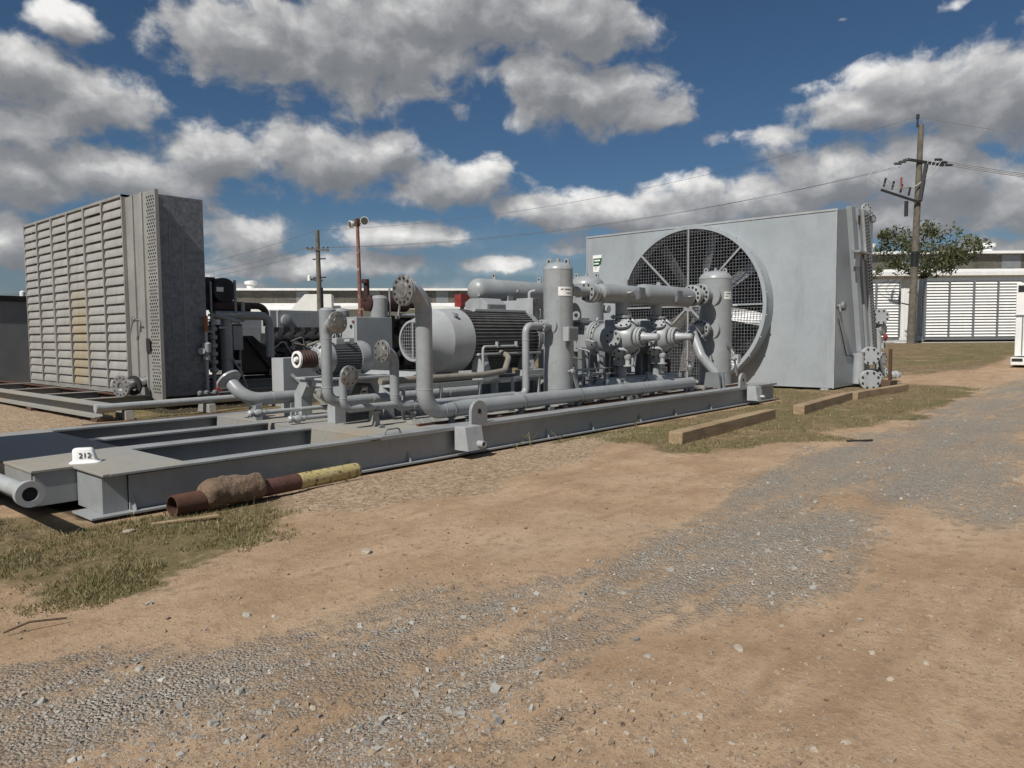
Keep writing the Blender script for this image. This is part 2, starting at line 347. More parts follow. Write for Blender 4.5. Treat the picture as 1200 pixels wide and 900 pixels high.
# lit tops and edges, grey where the cloud is thick and low
lit = k.math('SUBTRACT', d0, d1)
thick = k.ramp(d0, .05, 1.1)
shade = k.math('ADD', k.math('MULTIPLY_ADD', lit, .55, .46), k.math('MULTIPLY', thick, -.24), clamp=True)
cr = k.node('ShaderNodeValToRGB'); k.l.new(shade, cr.inputs[0]); e = cr.color_ramp
e.elements[0].position = 0; e.elements[0].color = (.25,.26,.28,1); e.elements[1].position = 1; e.elements[1].color = (1.22,1.20,1.17,1)
for pos, c in ((.28,(.31,.32,.34,1)), (.56,(.54,.545,.555,1))):
    q = e.elements.new(pos); q.color = c
cl = k.vmath('SCALE', cr.outputs[0], sc=.77/SKY)
tint = k.vmath('MULTIPLY', sky.outputs[0], (.63,.84,1.0))
mixc = k.mix(k.math('MULTIPLY', alpha, .96), tint, cl); k.l.new(mixc, bg.inputs[0])
w.cycles.sampling_method = 'MANUAL'; w.cycles.sample_map_resolution = 512

vs = S.view_settings; vs.view_transform = 'Standard'; vs.look = 'None'; vs.gamma = 1; vs.exposure = 0; vs.use_curve_mapping = False

# ------------------------------------------------------------------ ground
def vnoise(x, y, seed=0):
    xi = np.floor(x).astype(np.int64); yi = np.floor(y).astype(np.int64); fx = x-xi; fy = y-yi; fx = fx*fx*(3-2*fx); fy = fy*fy*(3-2*fy)
    def h(a, b):
        n = (a*374761393 + b*668265263 + seed*1442695041) & 0xffffffff; n = ((n ^ (n >> 13))*1274126177) & 0xffffffff; return ((n ^ (n >> 16)) & 0xffff)/65535.0
    return (h(xi,yi)*(1-fx)+h(xi+1,yi)*fx)*(1-fy) + (h(xi,yi+1)*(1-fx)+h(xi+1,yi+1)*fx)*fy
def fbm(x, y, o=4, seed=0):
    a = 0; s = .5
    for i in range(o): a = a + s*vnoise(x*2**i, y*2**i, seed+i); s *= .5
    return a/(1-.5**o)
def inpoly(x, y, poly):
    r = np.zeros(x.shape, bool); n = len(poly)
    for i in range(n):
        x0, y0 = poly[i]; x1, y1 = poly[(i+1) % n]
        c = ((y0 > y) != (y1 > y)) & (x < (x1-x0)*(y-y0)/((y1-y0) if y1 != y0 else 1e-9) + x0); r ^= c
    return r
ROADS = [[(2.2,2.2),(3.4,2.3),(5.2,2.6),(6.6,1.9),(5.4,1.35),(3.6,1.7)],[(6.4,1.2),(7.8,1.5),(9.2,.9),(8,.4)],[(1.9,1.3),(2.6,1.6),(3.0,1.35),(2.4,1.0)],[(.98,4.13),(1.61,3.71),(2.38,3.35),(2.94,3.41),(3.86,3.23),(5.29,3.3),(6.93,3.14),(8.79,3.54),(13.66,3.44),(25.25,2.84),(15.02,1.67),(11.06,2.25),(7.08,2.36),(6.58,1.51),(5.19,2.08),(4.35,1.96),(3.67,2.53),(2.82,2.73),(2.21,2.96),(1.53,2.76),(1.12,2.77),(.75,3.21)],
         [(1.37,2.48),(2.19,2.44),(3.06,2.44),(3.63,2.15),(3.17,1.97),(2.6,2.08),(2.12,2.06),(1.82,1.94)],
         [(8.29,2.86),(15.02,1.67),(8.94,.97),(7.36,1.49)], [(13.5,3.44),(25.25,3.4),(60,3.5),(60,1),(30,.5),(15.02,1.67)]]
GRASS = [[(6,11.4),(17.8,11.4),(17.8,20),(6,20)],[(-1,8.07),(2.6,8.0),(2.6,6.98),(4.2,6.95),(3.9,6.0),(3.2,4.95),(2.34,4.96),(1.79,4.97),(1.32,5.47),(-1,7),(-1,9)],  # first patch: grass behind the skid, its dark soil also standing in for shadow
         [(8.5,7.0),(10.78,6.95),(17.8,6.95),(17.8,9),(21.3,9),(24.55,6.6),(26,6.6),(24.8,3.95),(19.81,3.36),(14.92,3.47),(11.22,3.75),(9.82,4.2),(8.91,4.76),(9.59,6.4)],
         [(8.7,19.8),(30,19.8),(45,40),(12,40)], [(17.8,11.5),(21.4,15.5),(25,16),(25,30),(16,30)],
         [(33,5.2),(62,4),(140,-60),(140,150),(30,150),(26,14),(26.5,8.5)]]
PEB = [[(3.66,6.02),(3.66,7.0),(9.3,7.0),(11.03,6.88),(8.32,5.73),(6.34,5.29),(4.74,5.24),(3.91,5.21)], [(-2,11.3),(6,11.3),(6,30),(-2,30)]]
def ax(lo, hi, d, far, growth=1.12):
    c = list(np.arange(lo, hi, d)); s = d; a = hi
    while a < far: c.append(a); s *= growth; a += s
    s = d; a = lo-d
    while a > -far: c.insert(0, a); s *= growth; a -= s
    return np.array(c)
gx = ax(.4, 24, .075, 1500); gy = ax(.4, 16, .075, 1500)
GX, GY = np.meshgrid(gx, gy, indexing='ij')
def soft(polys, wob=.28, it=3, seed=3):
    wx = GX + (fbm(GX*1.3, GY*1.3, 4, seed)-.5)*wob*2.6; wy = GY + (fbm(GX*1.3+31, GY*1.3+7, 4, seed+9)-.5)*wob*2.6
    m = np.zeros(GX.shape)
    for p in polys: m = np.maximum(m, inpoly(wx, wy, p).astype(float))
    for _ in range(it):
        m[1:-1,1:-1] = (m[1:-1,1:-1]*2 + m[:-2,1:-1] + m[2:,1:-1] + m[1:-1,:-2] + m[1:-1,2:])/6
    return m
mR = soft(ROADS, .55, 45, 3); mG = soft(GRASS, .35, 8, 21); mP = soft(PEB, .3, 5, 33)
mO = soft([[(2.4,7.15),(17.9,7.15),(17.9,11.3),(2.4,11.3)],[(7,15.8),(14,15.8),(14,25),(7,25)],[(13.5,17),(19,17),(19,24.6),(13,24.6)]], .05, 2, 61)  # skid footprints: ground coloured near-black to deepen the shade under them
def terrain(x, y):
    d = np.hypot(x, y); t = np.clip((d-27)/27, 0, 1); return .85*t*t*(3-2*t)
damp = np.clip(1 - (np.hypot(GX-8, GY-5)-20)/30, 0, 1)
skidz = ((GX > 1.9) & (GX < 18.2) & (GY > 6.75) & (GY < 11.6)).astype(float)
H = terrain(GX, GY) + damp*(1-skidz)*((fbm(GX*.8, GY*.8, 4, 5)-.5)*.05 + (fbm(GX*4, GY*4, 3, 50)-.5)*.022 + mR*(fbm(GX*6, GY*6, 3, 60)-.45)*.022) - skidz*.03 + .012*mR*damp
# shallow wheel ruts of the track
H -= damp*.02*np.exp(-((GY - 2.3 - .25*np.sin(GX*.35))/.16)**2) + damp*.016*np.exp(-((GY - 1.0 - .25*np.sin(GX*.35))/.18)**2)
nx, ny = GX.shape; idx = np.arange(nx*ny).reshape(nx, ny)
quads = np.stack([idx[:-1,:-1], idx[1:,:-1], idx[1:,1:], idx[:-1,1:]], -1).reshape(-1, 4)
def rawmesh(name, verts, faces):
    me = bpy.data.meshes.new(name); n = faces.shape[1]
    me.vertices.add(len(verts)); me.vertices.foreach_set('co', verts.astype(np.float32).ravel())
    me.loops.add(faces.size); me.loops.foreach_set('vertex_index', faces.astype(np.int32).ravel())
    me.polygons.add(len(faces)); me.polygons.foreach_set('loop_start', np.arange(0, faces.size, n, dtype=np.int32))
    me.update(calc_edges=True); return me
me = rawmesh('ground', np.stack([GX, GY, H], -1).reshape(-1, 3), quads); me.polygons.foreach_set('use_smooth', [True]*len(me.polygons))
for nm, a in (('gravel', mR), ('grass', mG), ('pebble', mP), ('skid_shade', mO)):
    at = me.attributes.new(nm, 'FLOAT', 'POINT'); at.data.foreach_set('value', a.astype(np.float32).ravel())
def ground_mat():
    m, k, b, co = newmat('dirt_and_gravel')
    def attr(n): a = k.node('ShaderNodeAttribute'); a.attribute_name = n; return a.outputs['Fac']
    n0 = k.noise(co, .22, 5, .6); n1 = k.noise(co, 1.3, 8, .65); n2 = k.noise(co, 9, 8, .7); n3 = k.noise(co, 55, 5, .7); nm_ = k.noise(co, 24, 6, .7)
    mp = k.node('ShaderNodeMapping'); mp.inputs['Scale'].default_value = (.35,2.2,1); k.l.new(co, mp.inputs[0]); ns = k.noise(mp.outputs[0], 1.1, 7, .65)
    sand = k.mix(k.ramp(n1, .33, .66), (.33,.222,.135), (.445,.32,.212)); sand = k.mix(k.math('MULTIPLY', k.ramp(ns, .5, .66), .6), sand, (.27,.175,.105))
    sand = k.mix(k.math('MULTIPLY', k.ramp(n0, .5, .66), .45), sand, (.44,.345,.245)); sand = k.mix(k.math('MULTIPLY', k.ramp(n2, .47, .68), .6), sand, (.235,.16,.105))
    sand = k.mix(k.math('MULTIPLY', k.ramp(n3, .55, .72), .5), sand, (.46,.38,.29)); sand = k.mix(k.math('MULTIPLY', k.ramp(n3, .45, .3), .45), sand, (.17,.115,.075))
    vo = k.node('ShaderNodeTexVoronoi'); vo.inputs['Scale'].default_value = 62; k.l.new(k.vmath('ADD', co, k.vmath('SCALE', co, sc=.0)), vo.inputs['Vector'])
    vo2 = k.node('ShaderNodeTexVoronoi'); vo2.inputs['Scale'].default_value = 26; k.l.new(co, vo2.inputs['Vector'])
    sv = k.node('ShaderNodeSeparateColor'); k.l.new(vo.outputs['Color'], sv.inputs[0])
    gr = k.mix(k.ramp(sv.outputs[0], .15, .9), (.33,.315,.28), (.52,.50,.45)); gr = k.mix(k.math('MULTIPLY', k.ramp(n1, .45, .62), .5), gr, (.45,.385,.30)); gr = k.mix(k.ramp(vo.outputs['Distance'], .008, .0), gr, (.20,.19,.17))
    gm = attr('gravel'); e = k.math('ADD', gm, k.math('ADD', k.math('MULTIPLY_ADD', ns, 3.2, -1.75), k.math('MULTIPLY_ADD', n2, 2.2, -1.1))); gf = k.math('MULTIPLY', k.ramp(e, .05, 1.15), k.ramp(k.math('MULTIPLY_ADD', n0, 1.2, k.math('ADD', gm, -.68)), .0, .45))
    c = k.mix(k.math('MULTIPLY', gf, .70), sand, gr)
    sv2 = k.node('ShaderNodeSeparateColor'); k.l.new(vo2.outputs['Color'], sv2.inputs[0])
    pb = k.mix(k.ramp(sv2.outputs[0], .2, .9), (.20,.145,.10), (.42,.33,.24)); pm = k.ramp(k.math('ADD', attr('pebble'), k.math('MULTIPLY_ADD', n1, .9, -.45)), .35, .8)
    c = k.mix(k.math('MULTIPLY', pm, .65), c, pb)
    gs = k.ramp(k.math('ADD', attr('grass'), k.math('ADD', k.math('MULTIPLY_ADD', n1, 2.6, -1.35), k.math('MULTIPLY_ADD', n2, 1.6, -.8))), .3, .95)
    soil = k.mix(k.ramp(n2, .38, .6), (.08,.062,.034), (.22,.165,.095)); soil = k.mix(k.ramp(n0, .42, .6), soil, (.12,.105,.045))
    c = k.mix(k.math('MULTIPLY', gs, .92), c, soil)
    c = k.mix(k.math('MULTIPLY', k.ramp(nm_, .56, .70), .38), c, (.17,.12,.08)); c = k.mix(k.math('MULTIPLY', k.ramp(nm_, .42, .30), .30), c, (.50,.43,.34)); dk = k.ramp(k.math('ADD', attr('skid_shade'), k.math('MULTIPLY_ADD', n1, .8, -.4)), .3, .7); c = k.mix(k.math('MULTIPLY', dk, .9), c, (.05,.04,.03)); c = k.vmath('SCALE', c, sc=.93)  # last mix paints the shade under the skids into the soil
    k.put(b.inputs['Base Color'], c); b.inputs['Roughness'].default_value = .95; b.inputs['Specular IOR Level'].default_value = .15
    hgt = k.math('ADD', k.math('MULTIPLY', k.math('ADD', k.math('MULTIPLY', n2, .8), k.math('MULTIPLY', nm_, .55)), k.math('MULTIPLY_ADD', gf, -.55, 1.0)), k.math('ADD', k.math('MULTIPLY', n3, .35), k.math('MULTIPLY', k.math('MULTIPLY', vo.outputs['Distance'], -2.2), gf)))
    k.put(b.inputs['Normal'], k.bump(hgt, .9, .022)); return m
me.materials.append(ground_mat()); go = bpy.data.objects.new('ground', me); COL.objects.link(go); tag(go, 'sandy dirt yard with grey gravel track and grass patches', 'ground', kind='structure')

def sample(grid, x, y):
    i = np.clip(np.searchsorted(gx, x)-1, 0, nx-2); j = np.clip(np.searchsorted(gy, y)-1, 0, ny-2)
    u = (x-gx[i])/(gx[i+1]-gx[i]); v = (y-gy[j])/(gy[j+1]-gy[j])
    return grid[i,j]*(1-u)*(1-v)+grid[i+1,j]*u*(1-v)+grid[i,j+1]*(1-u)*v+grid[i+1,j+1]*u*v
def gz(x, y): return float(sample(H, np.array([x]), np.array([y]))[0])

# scattered stones (angular, half sunk)
def infrust(x, y, pad=.08):
    r = x*math.sin(az) - y*math.cos(az); f = x*math.cos(az) + y*math.sin(az); return (f > 2.2) & (np.abs(r) < f*(.70+pad))
def stones(name, x, y, size, mat, label):
    n = len(x); z = sample(H, x, y)
    base = np.array([(-1,-1,-1),(1,-1,-1),(1,1,-1),(-1,1,-1),(-1,-1,1),(1,-1,1),(1,1,1),(-1,1,1)], float)*.5
    v = base[None]*(1 + rng.uniform(-.45,.45,(n,8,3))); v[:,4:,:2] *= rng.uniform(.45,.9,(n,1,1)); v *= np.stack([np.ones(n), rng.uniform(.55,1,n), rng.uniform(.25,.55,n)], -1)[:,None]
    a = rng.uniform(0, 2*PI, n); t = rng.normal(0, .25, n); c, s_ = np.cos(a), np.sin(a)
    v[:,:,2] += v[:,:,0]*t[:,None]; X = v[:,:,0]*c[:,None]-v[:,:,1]*s_[:,None]; Y = v[:,:,0]*s_[:,None]+v[:,:,1]*c[:,None]
    W = np.stack([X, Y, v[:,:,2]], -1)*size[:,None,None]; W[:,:,0] += x[:,None]; W[:,:,1] += y[:,None]; W[:,:,2] += (z+size*.10)[:,None]
    q = np.array([(3,2,1,0),(4,5,6,7),(0,1,5,4),(1,2,6,5),(2,3,7,6),(3,0,4,7)])
    F = (q[None] + (np.arange(n)*8)[:,None,None]).reshape(-1, 4); m = rawmesh(name, W.reshape(-1,3), F); m.polygons.foreach_set('use_smooth', [False]*len(m.polygons)); m.materials.append(mat)
    o = bpy.data.objects.new(name, m); COL.objects.link(o); tag(o, label, 'gravel', kind='stuff'); return o
def cast(n, polar=True, rmax=24):
    """more points near the camera, even per picture area"""
    u = rng.uniform(0, 1, n); d = 2.3/(1-u*(1-2.3/rmax)); t = rng.uniform(-.66,.66,n); x = d*np.cos(az-t)/np.cos(t); y = d*np.sin(az-t)/np.cos(t); return x, y, d
x, y, d = cast(230000); pr = sample(mR, x, y)+ (fbm(x*.9, y*2.2, 4, 77)-.5)*2.4 + (fbm(x*5, y*5, 3, 78)-.5)*.9
skidok = ~((x > 2.1) & (x < 17.9) & (y > 6.98) & (y < 11.3))
m_ = sample(mR, x, y); kp = (rng.uniform(0,1,len(x)) < np.clip((pr-.25)*.42, .012, .30)*np.clip(m_*2.2+.06,0,1)) & skidok; x, y, d = x[kp], y[kp], d[kp]
sz = np.minimum(.0062*(rng.pareto(2.7, len(x))*.6+.7)*(1+d*.07), .042); stones('gravel', x, y, sz, M['stoneG'], 'crushed grey stone lying in bands along the dirt track')
x, y, d = cast(150000); pp = sample(mP, x, y); g_ = sample(mG, x, y); r_ = rng.uniform(0,1,len(x)); skidok = ~((x > 2.1) & (x < 17.9) & (y > 6.98) & (y < 11.3))
kp = (r_ < .34*np.clip(fbm(x*.9,y*.9,3,44)*2.4-.7,.2,1) + .85*pp) & skidok & (r_ < 1.1-g_); x, y, d = x[kp], y[kp], d[kp]
sz = np.minimum(.0065*(rng.pareto(2.4, len(x))*.55+.6)*(1+d*.08), .030); stones('pebbles', x, y, sz, M['stoneT'], 'tan and white pebbles strewn over the bare dirt')

# grass blades
def grass(n, rmax, hgt, name, label, seedoff=0):
    x, y, d = cast(n, rmax=rmax); e = sample(mG, x, y) + (fbm(x*1.6, y*1.6, 4, 90+seedoff)-.5)*1.8 + (fbm(x*9, y*9, 3, 91)-.5)*1.5
    ok = (e > .60) & (sample(mG, x, y) > .12) & (rng.uniform(0,1,n) < np.clip((e-.5)*1.3,0,.95)*np.clip(.6+d/14,0,1)) & ~((x > 2.1) & (x < 17.9) & (y > 6.9) & (y < 11.3)) & ~((x > 21.45) & (x < 25) & (y > 6.8)); x, y, d = x[ok], y[ok], d[ok]; n = len(x); z = sample(H, x, y)
    h = hgt*(rng.uniform(.35,1.1,n)+(rng.uniform(0,1,n) < .03)*rng.uniform(.5,2.2,n))*(1+.6*(fbm(x*2, y*2, 2, 95)-.5)); wd = .0022*(1+d*.22); a = rng.uniform(0,2*PI,n); l = rng.normal(0,.5,(n,2))*h[:,None]
    b0 = np.stack([x-np.cos(a)*wd, y-np.sin(a)*wd, z-.004], -1); b1 = np.stack([x+np.cos(a)*wd, y+np.sin(a)*wd, z-.004], -1); tp = np.stack([x+l[:,0], y+l[:,1], z+h], -1)
    Vv = np.stack([b0,b1,tp], 1).reshape(-1,3); m = rawmesh(name, Vv, np.arange(3*n).reshape(-1,3)); m.materials.append(M['grass'])
    o = bpy.data.objects.new(name, m); COL.objects.link(o); tag(o, label, 'grass', kind='stuff')
grass(600000, 60, .032, 'grass', 'short dry green grass growing in patches over the yard')

# ------------------------------------------------------------------ the compressor skid
g, gD, gL, blt = M['grey'], M['greyD'], M['greyL'], M['bolt']
sk = thing('skid_frame', (10, 9.1, 0), 'long grey steel skid base of I beams with an open bay at its near end', 'skid')
b = MB(); b.box(2.75,7.0,0,17.85,7.2,.025); b.box(5.62,7.0,.352,17.85,7.26,.402); b.box(2.56,7.0,.372,5.62,7.19,.397); b.box(2.75,7.085,.025,17.85,7.105,.352)
for xx in (2.78, 5.2, 6.1, 8.9, 10.1, 11.6, 12.9, 14.4, 16.9):
    b.prism([(7.01,.025),(7.085,.025),(7.085,.17)], 'x', xx-.008, xx+.008)
b.build('near_beam', g, sk, bevel=.004)
b = MB(); b.ibeam((2.75,11.1,0),(17.85,11.1,0),.397,.26,.025); b.build('far_beam', g, sk)
b = MB(); b.ibeam((3.3,8.565,0),(5.62,8.565,0),.398,.27,.025); b.build('inner_beam', g, sk, bevel=.003)
b = MB(); b.ibeam((3.3,9.605,0),(5.62,9.605,0),.398,.22,.025); b.build('inner_beam', g, sk, bevel=.003)
b = MB(); b.prism([(2.5,7.003),(3.3,7.003),(3.3,11.22),(2.62,11.22),(2.62,10.62),(2.15,10.62),(2.15,7.72),(2.5,7.72)], 'z', .374, .399)
b.build('end_plate', M['deck'], sk, bevel=.003)
b = MB(); b.box(2.53,7.12,.02,2.56,7.72,.373); b.box(2.18,7.74,.06,3.28,7.77,.373); b.box(2.16,7.77,.06,2.19,10.6,.373); b.box(2.5,10.56,.02,3.28,10.6,.373); b.box(2.4,7.02,0,2.75,7.5,.02); b.box(3.27,7.2,.0,3.29,11,.373); b.box(2.56,7.12,.02,2.75,7.14,.373)
b.build('end_web', g, sk, bevel=.003)
b = MB(); b.box(5.6,7.262,.37,17.84,11.22,.395); b.box(5.6,7.2,.0,5.63,11,.37); b.box(17.8,7.2,.0,17.85,11.2,.37); b.build('deck_plate', M['deck'], sk, bevel=.003)
for x0 in (7.33, 15.9):
    b = MB(); cx = x0
    b.prism([(cx-.16,.40),(cx+.16,.40),(cx+.16,.56)]+[(cx+.16*math.cos(a), .56+.16*math.sin(a)) for a in np.linspace(.2,PI-.2,10)]+[(cx-.16,.56)], 'y', 7.0, 7.05)
    b.cur = 1; b.lathe((cx,6.997,.57),(0,1,0),[(0,.036),(.056,.036)],20); b.build('lifting_lug', [g, M['darkfill']], sk, bevel=.004)
for x0 in (7.0, 16.25):
    b = MB(); b.prism([(6.995,.405),(6.80,.405),(6.74,.09),(6.995,.09)], 'x', x0-.16, x0+.16); t = b.build('trunnion_box', gL, sk, bevel=.005)
    b = MB(); b.ring((x0+.06,6.66,.17),(0,1,0),[(0,.03),(0,.047),(.12,.047),(.12,.03)],24); b.build('pipe_stub', [M['silver'] if x0 > 10 else M['greyL']], t)
b = MB(); b.tube([(5.72,7.06,.40),(5.74,7.06,.47),(5.95,7.06,.47),(5.97,7.06,.40)], .011, 8, .05); b.build('handle', gD, sk)
# bolted clutter on the deck: anchor chairs, clips, grout lumps
for i in range(40):
    x_, y_ = random.uniform(5.9,16.5), random.choice([random.uniform(7.3,7.6), random.uniform(7.5,8.3)])
    s_ = random.uniform(.02,.045); b = MB(); b.box(x_-s_*1.6, y_-s_, .395, x_+s_*1.6, y_+s_, .395+s_*1.4); b.build('deck_clip', gD, sk, bevel=.003)
for xx in (6.75, 6.95, 7.15):
    b = MB(); b.prism([(7.62,.396),(7.8,.396),(7.76,.45),(7.68,.46)], 'x', xx-.08, xx+.07); b.build('wedge', M['deck'], sk, bevel=.004)
b = MB(); b.bar((6.6,7.45,.41),(16.9,7.45,.41),.05,.03); b.bar((7.6,7.33,.402),(16.9,7.33,.402),.03,.012); b.build('drip_rail', M['rust'], sk)

dp = MB(); dp.lathe((1.86,6.78,.37),(0,1,0),[(0,.066),(4.4,.066)],24); dp.ring((1.86,6.72,.37),(0,1,0),[(0,.058),(0,.105),(.07,.105),(.07,.058)],32); dp.cur = 1; dp.lathe((1.86,6.76,.37),(0,1,0),[(0,.058),(.003,.058)],24)
o = dp.build('drain_pipe', [gL, M['darkfill']], None, loc=(1.86,6.8,.2)); tag(o, 'grey pipe with an open end poking out at the near skid end', 'pipe')

# white number block on the deck
mk = thing('marker_block', (2.66,7.86,.399), 'small white tapered block numbered 212 on the end plate of the skid', 'marker')
b = MB(); dirx = V(.88,-.475,0); diry = V(.475,.88,0); O = V(2.66,7.86,.399)
def loc2(u, v, z): p = O + dirx*u + diry*v; return (p.x, p.y, O.z+z)
rings = [(.160,.112,0),(.158,.110,.008),(.135,.09,.018),(.122,.078,.03),(.108,.066,.13),(.098,.058,.150),(.08,.045,.158)]
vs_ = []; N_ = 28
for hx, hy, z in rings:
    for j in range(N_):
        a_ = 2*PI*j/N_; c_, s_ = math.cos(a_), math.sin(a_); e_ = .45
        vs_.append(loc2(.86*hx*math.copysign(abs(c_)**e_, c_)-(.02*z/.15), .86*hy*math.copysign(abs(s_)**e_, s_), z*.9))
nr = len(rings); fs_ = [(i*N_+j, i*N_+(j+1) % N_, (i+1)*N_+(j+1) % N_, (i+1)*N_+j) for i in range(nr-1) for j in range(N_)] + [tuple(range((nr-1)*N_,nr*N_)), tuple(range(N_-1,-1,-1))]
b.add(vs_, fs_); b.build('block', M['whiteP'], mk, smooth=35)
def lettering(txt, size, origin, xdir, ydir, mat, parent, name='lettering', ext=.001):
    cu = bpy.data.curves.new('txt', 'FONT'); cu.body = txt; cu.size = size; cu.extrude = ext; cu.align_x = 'CENTER'; cu.align_y = 'CENTER'
    t = bpy.data.objects.new('txt', cu); COL.objects.link(t); dg = bpy.context.evaluated_depsgraph_get(); me = bpy.data.meshes.new_from_object(t.evaluated_get(dg)); bpy.data.objects.remove(t)
    X, Y = V(*xdir).normalized(), V(*ydir).normalized(); Z = X.cross(Y); L = world_loc(parent); me.transform(Matrix(((X.x,Y.x,Z.x,origin[0]-L.x),(X.y,Y.y,Z.y,origin[1]-L.y),(X.z,Y.z,Z.z,origin[2]-L.z),(0,0,0,1))))
    me.materials.clear(); me.materials.append(mat); me.name = name; o = bpy.data.objects.new(name, me); COL.objects.link(o); o.parent = parent; return o
nrm = (-diry*.99 + V(0,0,.12)).normalized(); upv = nrm.cross(dirx)*-1; upv = (V(0,0,1) - nrm*nrm.z).normalized()
p = O + dirx*(.004) - diry*.0668 + V(0,0,.074); lettering('212', .072, tuple(p), tuple(dirx), tuple(upv), M['ink'], mk, ext=.002)

# capped pipe risers
def riser(name, path, r, bend, fl, flax, fr, label, elbows=None, supports=(), plate=None, nb=8, long=False):
    """pipe along path; blind flange at fl facing flax"""
    t = thing(name, (path[-2][0] if not long else path[1][0], path[1][1], .40), label, 'pipe', 'capped pipe risers')
    b = MB(); b.tube(path, r, 24, bend, 12)
    for q in elbows or []: b.lathe(q[0], q[1], [(-.006, r+.0005), (-.002, r+.004), (.002, r+.004), (.006, r+.0005)], 28)
    b.build('pipe', g, t)
    d = V(*flax); c = V(*fl)
    b = MB(); b.lathe(c - d*(fr*.55), flax, [(0, r*1.02), (fr*.25, r*1.3), (fr*.28, fr), (fr*.38, fr)], 36); b.build('flange', g, t, bevel=.003)
    b = MB(); b.flange(c - d*(fr*.165), flax, fr*.99, fr*.14, nb, fr*.085, 0 if plate is None else 1, hole=plate == 'hole'); b.lathe(c - d*.01, flax, [(0, fr*.52), (.014, fr*.5), (.016, fr*.3)], 28); b.build('blind_plate', [M['blind'], blt], t, bevel=.002)
    for x_, y_, z0, z1 in supports:
        b = MB(); b.lathe((x_,y_,z0),(0,0,1),[(0,.07),(.012,.07),(.014,.055),((z1-z0)*.8,.035),((z1-z0)*.82,.06),(z1-z0,.06)],20); b.ring((x_-.02,y_,z1+r*.9),(1,0,0),[(0,r*1.01),(0,r*1.1),(.04,r*1.1),(.04,r*1.01)],28); b.build('pipe_support', M['deck'] if r < .1 else gD, t)
    return t
riser('pipe_riser', [(14.25,7.42,.585),(6.71,7.42,.585),(6.71,7.42,2.2),(6.40,7.42,2.2)], .113, .27, (6.34,7.42,2.2), (-1,0,0), .205, 'tallest riser pipe with a round end cap, its long leg running along the skid',
      [((7.02,7.42,.585),(1,0,0)),((6.71,7.42,.89),(0,0,1)),((6.71,7.42,1.9),(0,0,1))], [(7.2,7.42,.395,.47),(10.2,7.42,.395,.47),(12.2,7.42,.395,.47),(14.0,7.42,.395,.47),(8.7,7.42,.395,.47)], 'hex', 12, True)
riser('pipe_riser', [(9.15,7.95,.62),(6.63,7.95,.62),(6.63,7.95,1.4),(6.46,7.95,1.4)], .066, .16, (6.40,7.95,1.4), (-1,0,0), .155, 'thin grey riser pipe with a rough end cap facing left, just behind the tallest riser',
      [((6.63,7.95,.8),(0,0,1)),((6.63,7.95,1.2),(0,0,1))], [(6.95,7.95,.395,.55),(7.75,7.95,.395,.55)], 'hex', 8, True)
riser('pipe_riser', [(8.8,8.42,.72),(5.86,8.42,.72),(5.86,8.42,1.79),(5.86,8.22,1.79)], .073, .17, (5.86,8.14,1.79), (0,-1,0), .148, 'grey riser pipe in front of the small motor with a smooth blank end cap',
      [((5.86,8.42,.92),(0,0,1)),((5.86,8.42,1.58),(0,0,1))], [(6.6,8.42,.395,.64),(8.1,8.42,.395,.64)], None, 8, True)
riser('pipe_riser', [(6.95,7.95,.66),(5.77,7.95,.66),(5.77,7.95,1.1),(5.77,7.86,1.1)], .05, .13, (5.77,7.79,1.1), (0,-1,0), .135, 'shortest grey riser pipe with a bolt holed end cap near the skid deck',
      [((5.77,7.95,.8),(0,0,1))], [(6.3,7.95,.395,.6)], 'hole', 8, True)

# large flanged elbow at the back of the open bay
t = thing('flanged_elbow', (5.9,9.95,.40), 'fat grey elbow pipe turning up to a wide open flange behind the open bay', 'pipe')
b = MB(); b.tube([(6.6,9.95,.70),(5.52,9.95,.70),(5.43,10.24,.98)], .095, 28, .3, 12); b.lathe((5.93,9.95,.7),(1,0,0),[(-.006,.096),(-.002,.099),(.002,.099),(.006,.096)],28); b.build('pipe', g, t)
d = V(-.18,.66,.66).normalized(); c = V(5.43,10.24,.98)
b = MB(); b.ring(c, d, [(-.05,.096),(0,.185),(.03,.185),(.03,.08),(-.05,.08)], 40); b.build('flange', gL, t)
b = MB(); b.box(5.62,9.85,.395,5.72,10.05,.62); b.box(6.2,9.85,.395,6.3,10.05,.62); b.build('pipe_support', g, t)

# small valves and lines lying behind the posts
for nm, y_, z_, x0, x1, lab in (('valve_line', 9.35, .56, 5.35, 7.6, 'thin pale pipe with a hand valve lying low behind the motor stand posts'), ('valve_line', 9.0, .47, 5.75, 7.6, 'lower thin drain pipe with a stubby valve at the edge of the open bay')):
    t = thing(nm, (x0, y_, .40), lab, 'valve pipe')
    b = MB(); b.cyl((x0,y_,z_),(x1,y_,z_),.032); b.build('pipe', gL, t)
    b = MB(); b.lathe((x0-.02,y_,z_),(1,0,0),[(-.12,.03),(-.1,.05),(-.06,.05),(-.04,.035),(.0,.06),(.06,.06),(.08,.04),(.12,.045),(.14,.045)],14); b.cyl((x0,y_,z_),(x0,y_-.02,z_+.11),.014); b.bar((x0-.1,y_-.02,z_+.11),(x0+.07,y_-.02,z_+.12),.02,.01); b.build('valve', M['greyL'], t)

